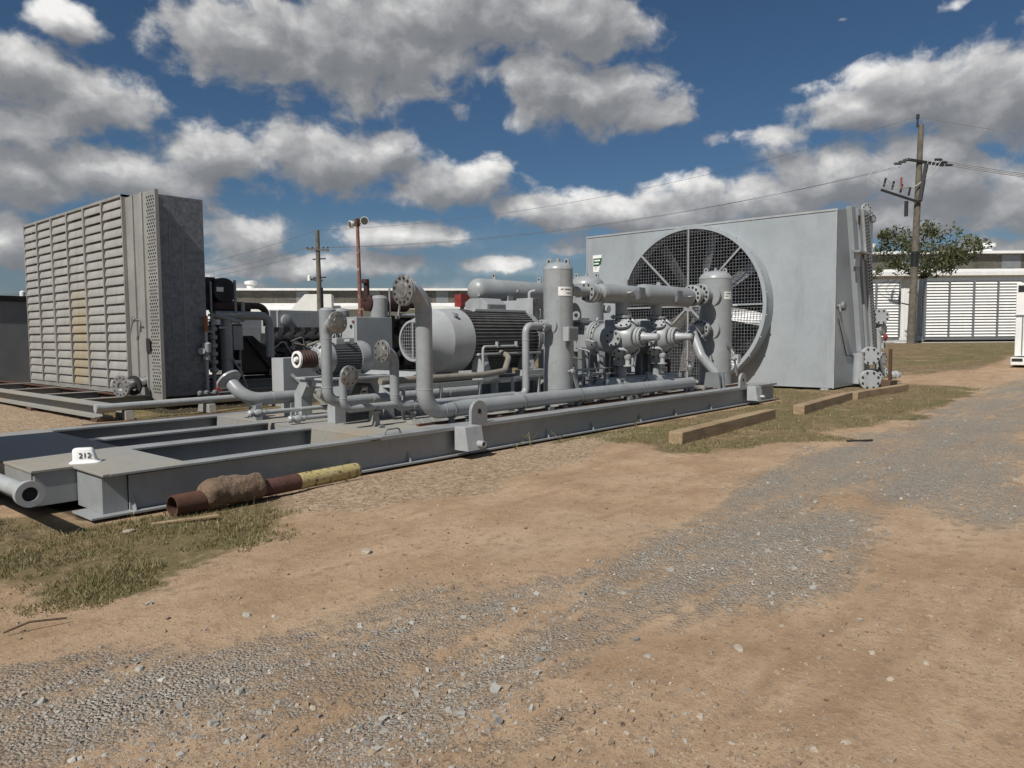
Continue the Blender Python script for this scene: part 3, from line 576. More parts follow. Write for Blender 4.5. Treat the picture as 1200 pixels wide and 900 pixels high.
# motor stand + small belt motor
t = thing('motor_stand', (6.6,9.1,.40), 'grey welded stand with two arched legs under the small motor', 'stand')
arch = [(8.6,.395),(8.78,.395),(8.78,.72),(8.93,.90),(9.28,.90),(9.42,.72),(9.42,.395),(9.6,.395),(9.6,.77),(9.42,.99),(8.78,.99),(8.6,.77)]
b = MB(); b.prism([(y, z if z > .4 else .397) for y, z in arch], 'x', 6.10, 6.28); b.cur = 1; b.lathe((6.095,9.22,.95),(1,0,0),[(0,.07),(.004,.07)],20); b.build('leg', [gL, gD], t, bevel=.004)
b = MB(); b.prism([(y, z if z > .4 else .397) for y, z in arch], 'x', 6.98, 7.16); b.build('leg', gL, t, bevel=.004)
b = MB(); b.box(6.06,8.7,.99,7.2,9.5,1.02); b.box(6.28,8.62,.66,6.98,8.74,.74); b.build('top_plate', gL, t, bevel=.003)
b = MB(); b.cyl((5.98,8.8,.80),(6.5,8.8,.80),.035); b.lathe((5.96,8.8,.80),(1,0,0),[(0,.03),(.01,.055),(.05,.055),(.06,.035),(.1,.035),(.11,.05),(.14,.05)],14); b.build('nozzle', M['cream'], t)
t = thing('electric_motor', (6.5,9.1,1.02), 'small grey electric motor with a rusty grooved pulley on top of the stand', 'motor')
Z = 1.29; C0 = lambda x: (x, 9.1, Z)
b = MB(); b.lathe(C0(5.84),(1,0,0),[(0,.10)]+[(.04+i*.022, .128 if i % 2 else .116) for i in range(11)]+[(.285,.12)], 36); pl = b.build('pulley', M['rustD'], t)
b = MB(); b.ring(C0(5.825),(1,0,0),[(0,.085),(0,.118),(.03,.12),(.03,.085)],36); b.lathe(C0(5.85),(1,0,0),[(0,.085),(.004,.085)],30); b.lathe(C0(5.80),(1,0,0),[(0,.03),(.08,.05)],20); b.build('pulley_face', M['whiteP'], pl)
b = MB(); b.lathe(C0(6.1),(1,0,0),[(0,.07),(.02,.15),(.07,.2),(.13,.238),(.24,.238),(.26,.225)],36); b.build('end_bell', g, t)
b = MB()
for i in range(12): an = 2*PI*i/12; b.bar((6.118,9.1+.13*math.cos(an),Z+.13*math.sin(an)),(6.175,9.1+.205*math.cos(an),Z+.205*math.sin(an)),.035,.012,(1,0,0))
b.build('vent_slot', M['darkfill'], t)
b = MB(); b.lathe(C0(6.34),(1,0,0),[(0,.2),(.5,.2)],36)
for i in range(36):
    an = 2*PI*i/36; b.bar((6.35,9.1+.215*math.cos(an),Z+.215*math.sin(an)),(6.83,9.1+.215*math.cos(an),Z+.215*math.sin(an)),.009,.04,(0,math.cos(an),math.sin(an)))
b.build('finned_body', gD, t)
b = MB(); b.lathe(C0(6.80),(1,0,0),[(0,.25),(.14,.255),(.2,.235),(.24,.19)],36); b.build('fan_cover', g, t)
b = MB(); b.box(6.42,8.78,1.02,6.78,9.42,1.06); b.box(6.45,8.85,1.06,6.52,9.35,1.12); b.box(6.68,8.85,1.06,6.75,9.35,1.12); b.build('foot', gD, t)
b = MB(); b.box(6.42,8.98,1.49,6.74,9.22,1.585); b.cyl((6.58,8.98,1.54),(6.58,8.86,1.54),.03); b.build('terminal_box', gL, t, bevel=.006)
b = MB(); b.ring((6.33,9.1,1.56),(0,1,0),[(-.01,.02),(-.01,.035),(.01,.035),(.01,.02)],20); b.build('eyebolt', g, t)

# cabinets
t = thing('control_cabinet', (8.16,10.5,.40), 'tall grey control cabinet with a plain dark side behind the small motor', 'cabinet')
b = MB(); b.box(7.78,10.3,.9,8.56,10.72,1.94); b.build('body', g, t, bevel=.008)
b = MB(); b.box(7.765,10.34,.94,7.779,10.68,1.90); b.box(7.755,10.40,1.35,7.766,10.42,1.50); d_ = b.build('door', gL, t, bevel=.003)
b = MB(); b.cyl((7.75,10.42,1.78),(7.766,10.42,1.78),.03); b.build('switch', M['darkfill'], d_)
b = MB(); b.cyl((7.765,10.36,1.86),(7.74,10.36,1.86),.02); b.build('lamp', M['redpaint'], d_)
for x_, y_ in ((7.84,10.36),(8.5,10.36),(7.84,10.66),(8.5,10.66)):
    b = MB(); b.box(x_-.03,y_-.03,.395,x_+.03,y_+.03,.9); b.build('leg', g, t)
t = thing('junction_box', (6.95,10.75,.40), 'grey rectangular box on a post left of the small motor', 'box')
b = MB(); b.box(6.56,10.6,.74,7.3,10.92,1.27); b.build('body', g, t, bevel=.006)
b = MB(); b.box(6.545,10.6,.72,6.559,10.94,1.27); b.build('door', gL, t, bevel=.003)
b = MB(); b.box(6.62,10.72,.395,6.72,10.82,.74); b.bar((6.7,10.6,1.0),(7.15,10.3,.45),.05,.05); b.box(6.5,10.6,.395,6.9,10.95,.41); b.build('post', g, t)

# big electric motor on its base
t = thing('motor_plinth', (10.6,9.1,.40), 'long low steel base frame carrying the big motor', 'base')
for y_ in (8.52, 9.68):
    b = MB(); b.box(7.5,y_-.09,.80,13.3,y_+.09,.85); b.box(7.5,y_-.02,.42,13.3,y_+.02,.80) if y_ > 9 else None; b.box(7.5,y_-.09,.397,13.3,y_+.09,.42); b.build('rail', g, t, bevel=.004)
b = MB()
for xx in (7.56, 7.9, 8.5, 9.3, 10.1, 10.9, 11.8): b.box(xx-.03,8.46,.42,xx+.03,8.58,.80)
b.build('web_post', g, t)
b = MB(); b.prism([(7.0,.85),(7.6,.85),(7.6,1.06)], 'y', 8.5, 9.7); b.build('guard_wedge', M['greyL'], t)
b = MB(); b.box(8.9,8.42,.85,9.3,8.66,.99); b.box(10.0,8.42,.85,10.6,8.66,.99); b.box(8.9,9.54,.85,9.3,9.78,.99); b.box(10.0,9.54,.85,10.6,9.78,.99); b.build('motor_pad', gL, t, bevel=.005)
t = thing('electric_motor', (9.4,9.1,.99), 'big grey electric motor with a conical fan cowl and dark finned body', 'motor')
Z = 1.53; C0 = lambda x: (x, 9.1, Z)
b = MB(); b.ring(C0(7.98),(1,0,0),[(0,.30),(0,.335),(.05,.345),(.42,.50),(.46,.52),(.92,.54),(.92,.50),(.46,.48),(.06,.30)],56); b.build('fan_cowl', gL, t, smooth=22)
b = MB()
for i in range(-5,6):
    h_ = math.sqrt(max(.0, .305**2-(i*.055)**2)); b.bar((8.0,9.1+i*.055,Z-h_),(8.0,9.1+i*.055,Z+h_),.006,.006,(1,0,0)); b.bar((8.0,9.1-h_,Z+i*.055),(8.0,9.1+h_,Z+i*.055),.006,.006,(1,0,0))
b.bar((7.99,9.1,Z-.31),(7.99,9.1,Z+.31),.03,.015,(1,0,0)); b.build('intake_grille', g, t)
b = MB(); b.lathe(C0(8.25),(1,0,0),[(0,.07),(.12,.09),(.13,.28),(.16,.28)],30); b.build('cooling_fan', M['orange'], t)
b = MB(); b.lathe(C0(8.88),(1,0,0),[(0,.46),(1.8,.46),(1.86,.40),(1.95,.2),(2.5,.09)],48); b.build('stator', gD, t)
b = MB()
for i in range(54):
    an = 2*PI*i/54; cy_, cz_ = math.cos(an), math.sin(an)
    b.bar((8.92,9.1+.492*cy_,Z+.492*cz_),(10.62,9.1+.492*cy_,Z+.492*cz_),.013,.075,(0,cy_,cz_))
b.build('cooling_fins', M['finD'], t)
b = MB(); b.ring(C0(10.58),(1,0,0),[(0,.42),(0,.54),(.1,.54),(.16,.45),(.16,.42)],48); b.build('end_ring', g, t)
b = MB()
for xx in (9.1, 10.3):
    b.prism([(8.50,.99),(8.78,.99),(8.72,1.3),(8.6,1.3)], 'x', xx-.1, xx+.1); b.prism([(9.42,.99),(9.7,.99),(9.6,1.3),(9.48,1.3)], 'x', xx-.1, xx+.1)
b.box(8.95,8.54,1.27,10.6,8.66,1.31); b.build('foot', gL, t, bevel=.005)
b = MB(); b.tube([(9.0,8.5,1.0),(9.0,8.5,1.42),(9.9,8.5,1.42)], .022, 10, .06); b.cyl((9.35,8.5,1.40),(9.35,8.5,1.5),.03); b.cyl((9.85,8.5,1.40),(9.85,8.5,1.5),.03); b.build('lubrication_pipe', gL, t)
b = MB(); b.box(9.2,8.86,2.02,10.55,9.34,2.065); b.build('top_plate', gL, t, bevel=.004)
b = MB(); b.box(9.5,8.528,1.275,9.72,8.536,1.305); b.box(10.0,8.455,1.05,10.2,8.49,1.12); b.build('data_plate', M['silver'], t)
b = MB(); b.cyl((8.6,8.78,1.89),(8.6,8.70,1.95),.035); b.ring((8.62,8.83,1.95),(1,.3,0),[(-.012,.02),(-.012,.042),(.012,.042),(.012,.02)],18); b.build('eyebolt', gD, t)
b = MB(); b.prism([(8.95,2.066),(9.5,2.066),(9.5,2.2),(9.38,2.27),(9.1,2.27),(8.95,2.16)], 'x', 9.6, 10.1); b.cur = 1; b.box(9.65,8.945,2.09,10.05,8.951,2.15); b.build('terminal_box', [g, gD], t, bevel=.008)
# starter box right of it
t = thing('junction_box', (10.95,9.1,.40), 'grey box on legs with a lit front and dark speckled side, beside the first tank', 'box')
b = MB(); b.box(10.8,8.9,1.74,11.2,9.28,2.30); b.build('body', [M['galvD']], t, bevel=.005)
b = MB(); b.box(10.785,8.89,1.735,10.799,9.29,2.305); b.build('door', gL, t, bevel=.003)
b = MB(); b.tube([(10.98,8.89,1.93),(10.98,8.86,1.93),(10.98,8.86,2.09),(10.98,8.89,2.09)], .009, 8, .015); b.build('handle', M['silver'], t)
b = MB(); b.prism([(9.29,1.96),(9.29,2.27),(9.68,2.27),(9.8,2.1),(9.62,1.96)], 'x', 10.79, 11.1); b.build('cable_hood', gL, t, bevel=.004)
for y_ in (8.95, 9.22):
    b = MB(); b.box(10.84,y_-.025,.397,10.89,y_+.025,1.74); b.build('leg', g, t)
b = MB(); b.tube([(10.82,9.0,2.3),(10.82,9.0,2.42),(10.9,8.93,2.44)], .03, 10, .05); b.build('cable_gland', gL, t)

# conduit hose along the skid
b = MB(); b.tube([(6.5,8.1,.98),(8.6,8.1,.98),(9.15,8.15,1.02),(9.55,8.4,1.25),(9.55,8.75,1.35)], .05, 16, .25); o = b.build('conduit_hose', M['cream'], None, loc=(7.5,8.1,.98)); tag(o, 'thick tan conduit hose slung in front of the big motor', 'hose')
for x_ in (7.9, 8.35, 9.0):
    pass
b = MB(); b.bar((6.9,8.2,.86),(10.2,8.2,.90),.04,.04); [b.box(x_-.02,8.18,.397,x_+.02,8.22,.88) for x_ in (7.0,7.75,8.6,9.4,10.1)]; o = b.build('hose_rack', g, None, loc=(8.5,8.2,.4)); tag(o, 'slim grey rail on posts below the tan hose', 'rack')

# ------------------------------------------------------------------ vessels
def lugs(b, c, z, dx, r=.06, axis='x'):
    for s_ in (-1, 1):
        x_ = c[0]+s_*dx*.62; y_ = c[1]-s_*dx*.72
        b.prism([(y_-.055,z-.05),(y_+.055,z-.05),(y_+.055,z+.03)]+[(y_+.055*math.cos(a), z+.03+.055*math.sin(a)) for a in np.linspace(.3,PI-.3,8)]+[(y_-.055,z+.03)], 'x', x_-.012, x_+.012)
        b.cur = 1; b.lathe((x_-.0135,y_,z+.03),(1,0,0),[(0,.024),(.027,.024)],14); b.cur = 0
def vtank(name, c, r, z0, z1, label, cat='tank', group='upright pressure vessels', seam=.16):
    t = thing(name, (c[0],c[1],z0), label, cat, group)
    hd = r*.5; b = MB(); prof = [(0,r*1.015),(.0,r*1.015),(seam,r*1.015),(seam+.004,r)]
    b.lathe((c[0],c[1],z0),(0,0,1),[(0,r*1.0),(.03,r*1.0)]+[(.031,r),(z1-z0-hd-.02,r),(z1-z0-hd-.016,r*1.012),(z1-z0-hd,r*1.012)]+[(z1-z0-hd+hd*math.sin(a), r*math.cos(a)) for a in np.linspace(.06,PI/2-.02,9)],48)
    b.lathe((c[0],c[1],z0+.28),(0,0,1),[(0,r),(.002,r*1.012),(.012,r*1.012),(.014,r)],48)
    b.build('shell', g, t); b = MB(); lugs(b, c, z1-.02, r*.62); b.cyl((c[0],c[1],z1-.02),(c[0],c[1],z1+.06),.035); b.build('lifting_lug', [g, M['darkfill']], t)
    return t
def nozzle(b, c, ax, L, r, fr, pad=None, nb=8, gap=.05):
    d = V(*ax); c = V(*c); b.lathe(c, ax, [(0, r),(L, r)], 24)
    if pad: b.lathe(c, ax, [(-.02,pad),(.03,pad*.97),(.034,pad*.6)], 28)
    b.flange(c + d*(L-.06), ax, fr, .05, nb, fr*.11); b.flange(c + d*(L+.0), ax, fr, .05, nb, fr*.11)
def plate_sign(parent, c, r, an0, an1, z0, z1, lines):
    b = MB(); n = 10; vs_ = []
    for i in range(n+1):
        a = an0+(an1-an0)*i/n
        for rr in (r+.002, r+.006):
            for z in (z0, z1): vs_.append((c[0]+rr*math.cos(a), c[1]+rr*math.sin(a), z))
    fs_ = []
    for i in range(n):
        o_ = i*4; fs_ += [(o_+2,o_+6,o_+7,o_+3),(o_,o_+1,o_+5,o_+4),(o_+1,o_+3,o_+7,o_+5),(o_,o_+4,o_+6,o_+2)]
    fs_ += [(0,2,3,1),(n*4,n*4+1,n*4+3,n*4+2)]; b.add(vs_, fs_); s_ = b.build('sign_plate', M['whiteP'], parent)
    b = MB()
    for (f0, f1, zc, h_) in lines:
        m_ = 14
        for i in range(m_):
            if random.random() < .2: continue
            aa = an0+(an1-an0)*(f0+(f1-f0)*(i+.1)/m_); ab = an0+(an1-an0)*(f0+(f1-f0)*(i+.75)/m_); z = z0+(z1-z0)*zc; rr = r+.008
            b.add([(c[0]+rr*math.cos(aa),c[1]+rr*math.sin(aa),z-h_),(c[0]+rr*math.cos(ab),c[1]+rr*math.sin(ab),z-h_),(c[0]+rr*math.cos(ab),c[1]+rr*math.sin(ab),z+h_),(c[0]+rr*math.cos(aa),c[1]+rr*math.sin(aa),z+h_)], [(0,1,2,3)])
    b.build('sign_text', M['ink'], s_); return s_
TA = (10.24, 7.87)
t1 = vtank('pressure_vessel', TA, .255, .397, 2.86, 'nearest upright grey tank standing alone in front of the horizontal vessel')
plate_sign(t1, TA, .255, math.radians(218), math.radians(282), 2.27, 2.42, [(.15,.95,.72,.013),(.45,.9,.30,.011)])
b = MB(); nozzle(b, (TA[0]-.22,TA[1],1.76), (-1,0,0), .22, .062, .105, .15); b.build('nozzle', [g, blt], t1)
b = MB(); nozzle(b, (TA[0]+.2,TA[1],2.38), (1,0,0), .7, .09, .17, .2, 8); b.build('nozzle', [g, blt], t1)
b = MB(); b.tube([(9.1,TA[1],.62),(9.36,TA[1],.62),(9.36,TA[1],1.76),(9.75,TA[1],1.76)], .06, 22, .13); b.lathe((9.36,TA[1],1.52),(0,0,1),[(-.004,.06),(0,.065),(.004,.06)],22); b.build('feed_pipe', g, t1)
b = MB(); b.box(10.04,7.50,1.50,10.32,7.62,1.74); b.cyl((10.2,7.56,1.42),(10.2,7.56,1.5),.025); jb = b.build('instrument_box', gL, t1, bevel=.005)
b = MB(); b.box(10.07,7.494,1.53,10.29,7.5,1.71); b.build('cover', M['greyD'], jb)
def level_valve(parent, x_, y_, z_):
    b = MB(); b.lathe((x_,y_,z_),(0,-1,0),[(0,.02),(.05,.02),(.06,.045),(.12,.045),(.13,.02)],16); b.bar((x_+.01,y_-.1,z_-.02),(x_+.17,y_-.1,z_-.40),.07,.02,(0,1,0)); b.cyl((x_+.2,y_-.03,z_-.22),(x_+.2,y_-.12,z_-.22),.03); b.bar((x_-.1,y_-.1,z_+.02),(x_+.1,y_-.1,z_-.2),.012,.012); b.build('drain_valve', [g, M['darkfill']], parent)
level_valve(t1, 10.2, 7.62, .98)
TB = (16.78, 8.12)
t2 = vtank('pressure_vessel', TB, .385, .397, 3.12, 'upright grey tank in front of the big round fan')
plate_sign(t2, TB, .385, math.radians(238), math.radians(276), 2.42, 2.60, [(.1,.9,.75,.012),(.1,.7,.4,.012)])
b = MB(); nozzle(b, (TB[0]-.34,TB[1],2.52), (-1,0,0), .45, .13, .25, .3, 12); b.build('nozzle', [g, blt], t2)
b = MB(); nozzle(b, (TB[0]-.34,TB[1],1.72), (-1,0,0), .40, .11, .22, .28, 12); b.build('nozzle', [g, blt], t2)
b = MB(); b.cyl((16.95,7.78,2.28),(17.0,7.66,2.28),.03); b.cyl((16.95,7.78,1.02),(17.0,7.66,1.02),.03); b.box(17.0,7.62,.95,17.16,7.76,1.1); b.build('coupling', gL, t2, bevel=.004)
b = MB(); b.tube([(17.1,7.9,1.35),(17.45,7.9,1.15),(17.45,7.9,.75),(17.1,7.9,.62)], .022, 10, .08); b.build('gauge_pipe', M['silver'], t2)
level_valve(t2, 16.85, 7.75, 1.0)
TC = (14.3, 10.15)
t3 = vtank('pressure_vessel', TC, .40, .397, 2.98, 'widest upright grey tank, half hidden behind the joined bottles')
b = MB(); b.cyl((TC[0]-.1,TC[1]-.42,1.95),(TC[0]-.1,TC[1]-.36,1.95),.05); b.cyl((TC[0]+.3,TC[1]-.42,2.2),(TC[0]+.3,TC[1]-.3,2.2),.09); b.build('coupling', gL, t3)
for (par, x_, y_, z_) in ((t2,16.72,7.72,1.35),):
    b = MB(); b.box(x_-.09,y_-.004,z_-.06,x_+.09,y_+.03,z_+.06); b.build('data_plate', M['silver'], par)
# horizontal vessel behind the big motor
t = thing('horizontal_vessel', (12,10.2,.40), 'plain horizontal grey vessel with a domed end above the big motor', 'tank')
prof = [(.23*(1-math.cos(a))*.75, .235*math.sin(a)) for a in np.linspace(.05,PI/2,9)]
b = MB(); b.lathe((10.5,10.2,2.5),(1,0,0),prof+[(.178,.238),(3.0,.238),(3.004,.236)]+[(3.0+.17*math.sin(a), .235*math.cos(a)) for a in np.linspace(.1,1.5,7)],44); b.build('shell', g, t)
b = MB()
for xx in (11.15, 12.6):
    b.prism([(10.15,2.72),(10.25,2.72),(10.25,2.82),(10.22,2.86),(10.18,2.86),(10.15,2.82)], 'x', xx-.012, xx+.012); b.cur = 1; b.lathe((xx-.014,10.2,2.81),(1,0,0),[(0,.022),(.028,.022)],12); b.cur = 0
b.cyl((11.6,9.97,2.5),(11.6,9.92,2.5),.035); b.cyl((10.56,10.05,2.40),(10.46,9.98,2.40),.035); b.build('lifting_lug', [g, M['darkfill']], t)
b = MB(); b.prism([(9.95,2.15),(10.45,2.15),(10.45,2.4),(9.95,2.4)], 'x', 11.3, 11.45); b.prism([(9.95,2.15),(10.45,2.15),(10.45,2.4),(9.95,2.4)], 'x', 12.9, 13.05)
for xx in (11.37, 12.97): b.box(xx-.06,9.98,.397,xx+.06,10.06,2.15); b.box(xx-.06,10.34,.397,xx+.06,10.42,2.15)
b.lathe((10.72,10.2,1.9),(0,0,1),[(0,.2),(.2,.2),(.28,.12),(.4,.12)],24); b.box(10.4,9.9,.397,11.05,10.5,1.9); b.build('saddle', g, t)

# suction bottles above the cylinders
t = thing('pulsation_bottle', (13.7,8.1,2.42), 'pair of joined horizontal grey bottles on top of the compressor cylinders', 'bottle')
b = MB(); b.lathe((11.72,8.1,2.40),(1,0,0),[(0,.10),(.06,.12),(.1,.165),(.18,.185),(.2,.188),(1.5,.188),(1.52,.19)],40); b.lathe((13.22,8.1,2.43),(1,0,0),[(0,.12),(.04,.165),(.12,.205),(.22,.218),(2.05,.218),(2.12,.2),(2.2,.15),(2.26,.13)],40); b.build('shell', g, t)
b = MB(); b.cyl((11.0,8.1,2.39),(11.8,8.1,2.39),.1); b.flange((11.50,8.1,2.39),(1,0,0),.185,.06,10,.02); b.flange((11.58,8.1,2.39),(1,0,0),.185,.06,10,.02); b.build('flange', [gL, blt], t)
b = MB(); b.flange((15.5,8.1,2.48),(1,0,0),.24,.06,12,.026); b.flange((15.58,8.1,2.48),(1,0,0),.24,.06,12,.026); b.cyl((15.4,8.1,2.48),(16.1,8.1,2.5),.13); b.build('flange', [gL, blt], t)
for xx, zz in ((12.6, 2.25),(13.95, 2.26)):
    b = MB(); b.cyl((xx,8.1,1.95),(xx,8.1,zz),.12); b.flange((xx,8.1,1.93),(0,0,1),.21,.05,10,.022); b.build('neck', [g, blt], t)
b = MB()
for xx in (12.75, 14.05):
    b.prism([(8.05,2.58),(8.15,2.58),(8.15,2.68),(8.12,2.72),(8.08,2.72),(8.05,2.68)], 'x', xx-.012, xx+.012)
b.build('lifting_lug', g, t)
for xx in (12.95, 14.5):
    b = MB(); b.box(xx-.12,7.83,2.30,xx+.12,7.92,2.54); jb = b.build('nameplate_box', M['galv'], t, bevel=.004)
    b = MB(); b.box(xx-.09,7.824,2.33,xx+.09,7.83,2.51); b.build('cover', gD, jb)
b = MB()
for xx in (12.55, 15.0): b.cyl((xx,7.95,2.42),(xx,7.78,2.42),.03); b.bar((xx-.08,7.78,2.42),(xx+.1,7.78,2.46),.025,.02)
b.build('relief_valve', M['silver'], t)

# compressor: frame + two throws
t = thing('gas_compressor', (13.2,8.9,.40), 'grey piston compressor with two bolted cylinders reaching toward the camera', 'compressor')
b = MB(); b.box(11.95,9.1,.75,14.6,9.72,1.84); b.box(12.1,9.06,1.84,14.4,9.6,1.92); b.box(11.9,8.9,.397,14.7,9.75,.75); b.build('crankcase', g, t, bevel=.02)
b = MB(); b.ring((12.25,8.95,2.0),(1,.2,0),[(-.02,.045),(-.02,.085),(.02,.085),(.02,.045)],24); b.box(12.1,8.8,1.90,12.5,9.1,1.945); b.build('eyebolt', g, t)
for xt in (12.6, 13.95):
    c = (xt, 8.75, 1.53)
    b = MB(); b.box(xt-.24,8.72,1.26,xt+.24,9.1,1.79)
    b.cur = 1
    for i in range(4):
        for j in range(3):
            if i in (0,3) or j in (0,2): b.lathe((xt-.25,8.79+j*.12,1.33+i*.13),(1,0,0),[(0,.016),(.02,.016)],6)
    b.build('distance_piece', [g, blt], t, bevel=.008)
    b = MB(); b.lathe((xt,8.74,1.53),(0,-1,0),[(0,.35),(.07,.355),(.075,.335),(.11,.335),(.115,.31),(.14,.29)],44); b.cur = 1
    for i in range(16): an = 2*PI*i/16; b.lathe((xt+.31*math.cos(an),8.64,1.53+.31*math.sin(an)),(0,-1,0),[(0,.018),(.03,.018)],6)
    b.build('mounting_flange', [g, blt], t)
    b = MB(); b.lathe((xt,8.62,1.53),(0,-1,0),[(0,.24),(.06,.26),(.12,.31),(.3,.335),(.55,.33),(.72,.30),(.82,.25),(.87,.22)],44); b.box(xt-.2,7.95,1.6,xt+.2,8.4,1.9); b.cyl((xt,8.1,1.0),(xt,8.1,1.4),.17); b.build('cylinder', g, t, bevel=.02)
    for sgn, cen, axn in ((0,(xt-.30,8.05,1.53),(-1,0,0)),(1,(xt-.16,7.98,1.78),(-.5,-.35,.79)),(2,(xt+.16,7.98,1.78),(.55,-.3,.78)),(3,(xt+.2,8.0,1.28),(.55,-.3,-.78)),(4,(xt-.2,8.0,1.28),(-.5,-.35,-.79))):
        b = MB(); cc = V(*cen); aa = V(*axn).normalized(); b.lathe(cc - aa*.1, axn, [(0,.13),(.14,.13)], 28); b.flange(cc + aa*.04, axn, .165, .05, 7, .022); b.build('valve_cover', [gL, blt], t)
    b = MB(); b.flange((xt,7.72,1.55),(0,-1,0),.20,.06,14,.018); b.flange((xt,7.65,1.55),(0,-1,0),.19,.05,14,.018); b.lathe((xt,7.6,1.55),(0,-1,0),[(0,.11),(.05,.085),(.34,.066),(.36,.03)],24); b.bar((xt+.1,7.55,1.63),(xt+.16,7.5,1.32),.02,.02); b.bar((xt+.02,7.42,1.62),(xt+.2,7.42,1.68),.02,.02); b.build('unloader', [gL, blt], t)
    b = MB(); b.lathe((xt-.16,7.85,.98),(0,0,1),[(0,.10),(.02,.10),(.03,.05),(.12,.045),(.16,.07),(.22,.07),(.24,.03)],20); b.build('bell_valve', M['greyL'], t)
    b = MB(); b.box(xt-.2,8.35,.75,xt-.1,8.5,1.3); b.box(xt+.1,8.35,.75,xt+.2,8.5,1.3); b.box(xt-.35,8.3,.397,xt+.35,8.8,.75); b.build('pedestal', gD, t, bevel=.006)
    b = MB(); b.cyl((xt+.02,8.1,.72),(xt+.02,8.1,1.05),.1); b.flange((xt+.02,8.1,.98),(0,0,1),.19,.05,10,.02); b.build('discharge_neck', [g, blt], t)
b = MB(); b.lathe((13.95,8.1,2.0),(0,0,1),[(0,.02),(.03,.02)],8); b.cyl((14.25,8.3,1.9),(14.25,8.3,2.02),.1); b.build('oil_cap', M['orange'], t)
for i in range(12):
    x_ = random.uniform(11.8,14.6); y_ = random.uniform(8.2,8.9); z_ = random.uniform(.8,1.3); b = MB()
    b.tube([(x_,y_,z_),(x_+random.uniform(-.3,.3),y_,z_-.1),(x_+random.uniform(-.2,.2),y_-.15,.45)], .014, 8, .05); b.build('oil_tube', gD, t)
b = MB(); b.tube([(11.95,8.5,1.3),(11.95,8.45,1.0),(11.98,8.4,.42)], .03, 10, .05); b.build('oil_tube', gD, t)
t = thing('pulsation_bottle', (13.3,8.1,.58), 'low grey discharge bottle lying under the compressor cylinders', 'bottle')
b = MB(); b.lathe((11.75,8.1,.58),(1,0,0),[(0,.03),(.03,.1),(.1,.16),(.2,.185),(2.9,.185),(3.02,.14),(3.1,.05)],36); b.build('shell', gL, t)
b = MB(); b.cyl((11.45,8.1,.6),(11.8,8.1,.6),.05); b.lathe((11.4,8.1,.6),(1,0,0),[(0,.05),(.03,.09),(.08,.09),(.1,.05)],16); b.build('nozzle', gL, t)
t = thing('instrument_rack', (11.4,8.3,.40), 'tangle of small tubes and a slim gauge panel between the nearest tank and the cylinders', 'tubing')
for i in range(9):
    x_ = 10.75+i*.14; z_ = .62+.11*(i % 4); b = MB(); b.tube([(x_,8.15+.05*(i % 3),.40),(x_,8.15+.05*(i % 3),z_),(x_+.5+.1*i,8.2+.05*(i % 3),z_),(x_+.5+.1*i,8.25,z_+.35+.05*i),(x_+.62+.1*i,8.6,z_+.4+.05*i)], .014+.006*(i % 3 == 0), 8, .06); b.build('tube', M['silver'] if i % 4 == 1 else gL, t)
b = MB(); b.box(11.1,8.62,.95,11.55,8.68,1.55); b.box(11.12,8.66,.397,11.16,8.7,.95); b.box(11.5,8.66,.397,11.54,8.7,.95); pn = b.build('panel', g, t, bevel=.004)
for i in range(3):
    b = MB(); b.lathe((11.2+.13*i,8.618,1.4-.16*(i % 2)),(0,-1,0),[(0,.05),(.03,.05),(.032,.042)],18); b.build('gauge', M['whiteP'], pn)
for x_, z_ in ((11.7,.75),(12.25,.62),(13.2,.7),(14.7,.66),(15.0,.9)):
    b = MB(); b.lathe((x_,7.85,.40),(0,0,1),[(0,.05),(.02,.05),(.03,.03),(z_-.55,.03),(z_-.5,.06),(z_-.42,.06),(z_-.38,.03),(z_-.3,.03),(z_-.29,.07),(z_-.27,.07)],14); b.bar((x_-.1,7.85,z_+.13),(x_+.1,7.85,z_+.13),.02,.015); b.build('valve', M['galv'], t)
for i in range(5):
    y_ = 7.66+.045*i; b = MB(); b.tube([(10.7,y_,.44),(13+.5*i,y_,.44),(13+.5*i,8.3,.44)], .015, 8, .08); b.build('tube', gD if i % 2 else gL, t)
t = thing('cooling_pipe', (13,9.0,.40), 'dark pipes and posts standing behind the compressor cylinders', 'pipes')
for x_ in (11.7,12.25,13.2,13.45,14.65,15.0):
    b = MB(); b.box(x_-.05,8.78,.397,x_+.05,8.88,1.25+.1*(int(x_*7) % 3)); b.build('post', gD, t)
b = MB(); b.tube([(11.5,8.95,.62),(15.3,8.95,.62),(15.3,8.95,1.9),(15.3,9.6,1.9)], .07, 14, .2); b.build('pipe', g, t)
b = MB(); b.tube([(14.9,8.7,.5),(14.9,8.7,1.35),(15.6,8.7,1.35),(15.6,9.4,1.35)], .055, 14, .15); b.build('pipe', gL, t)
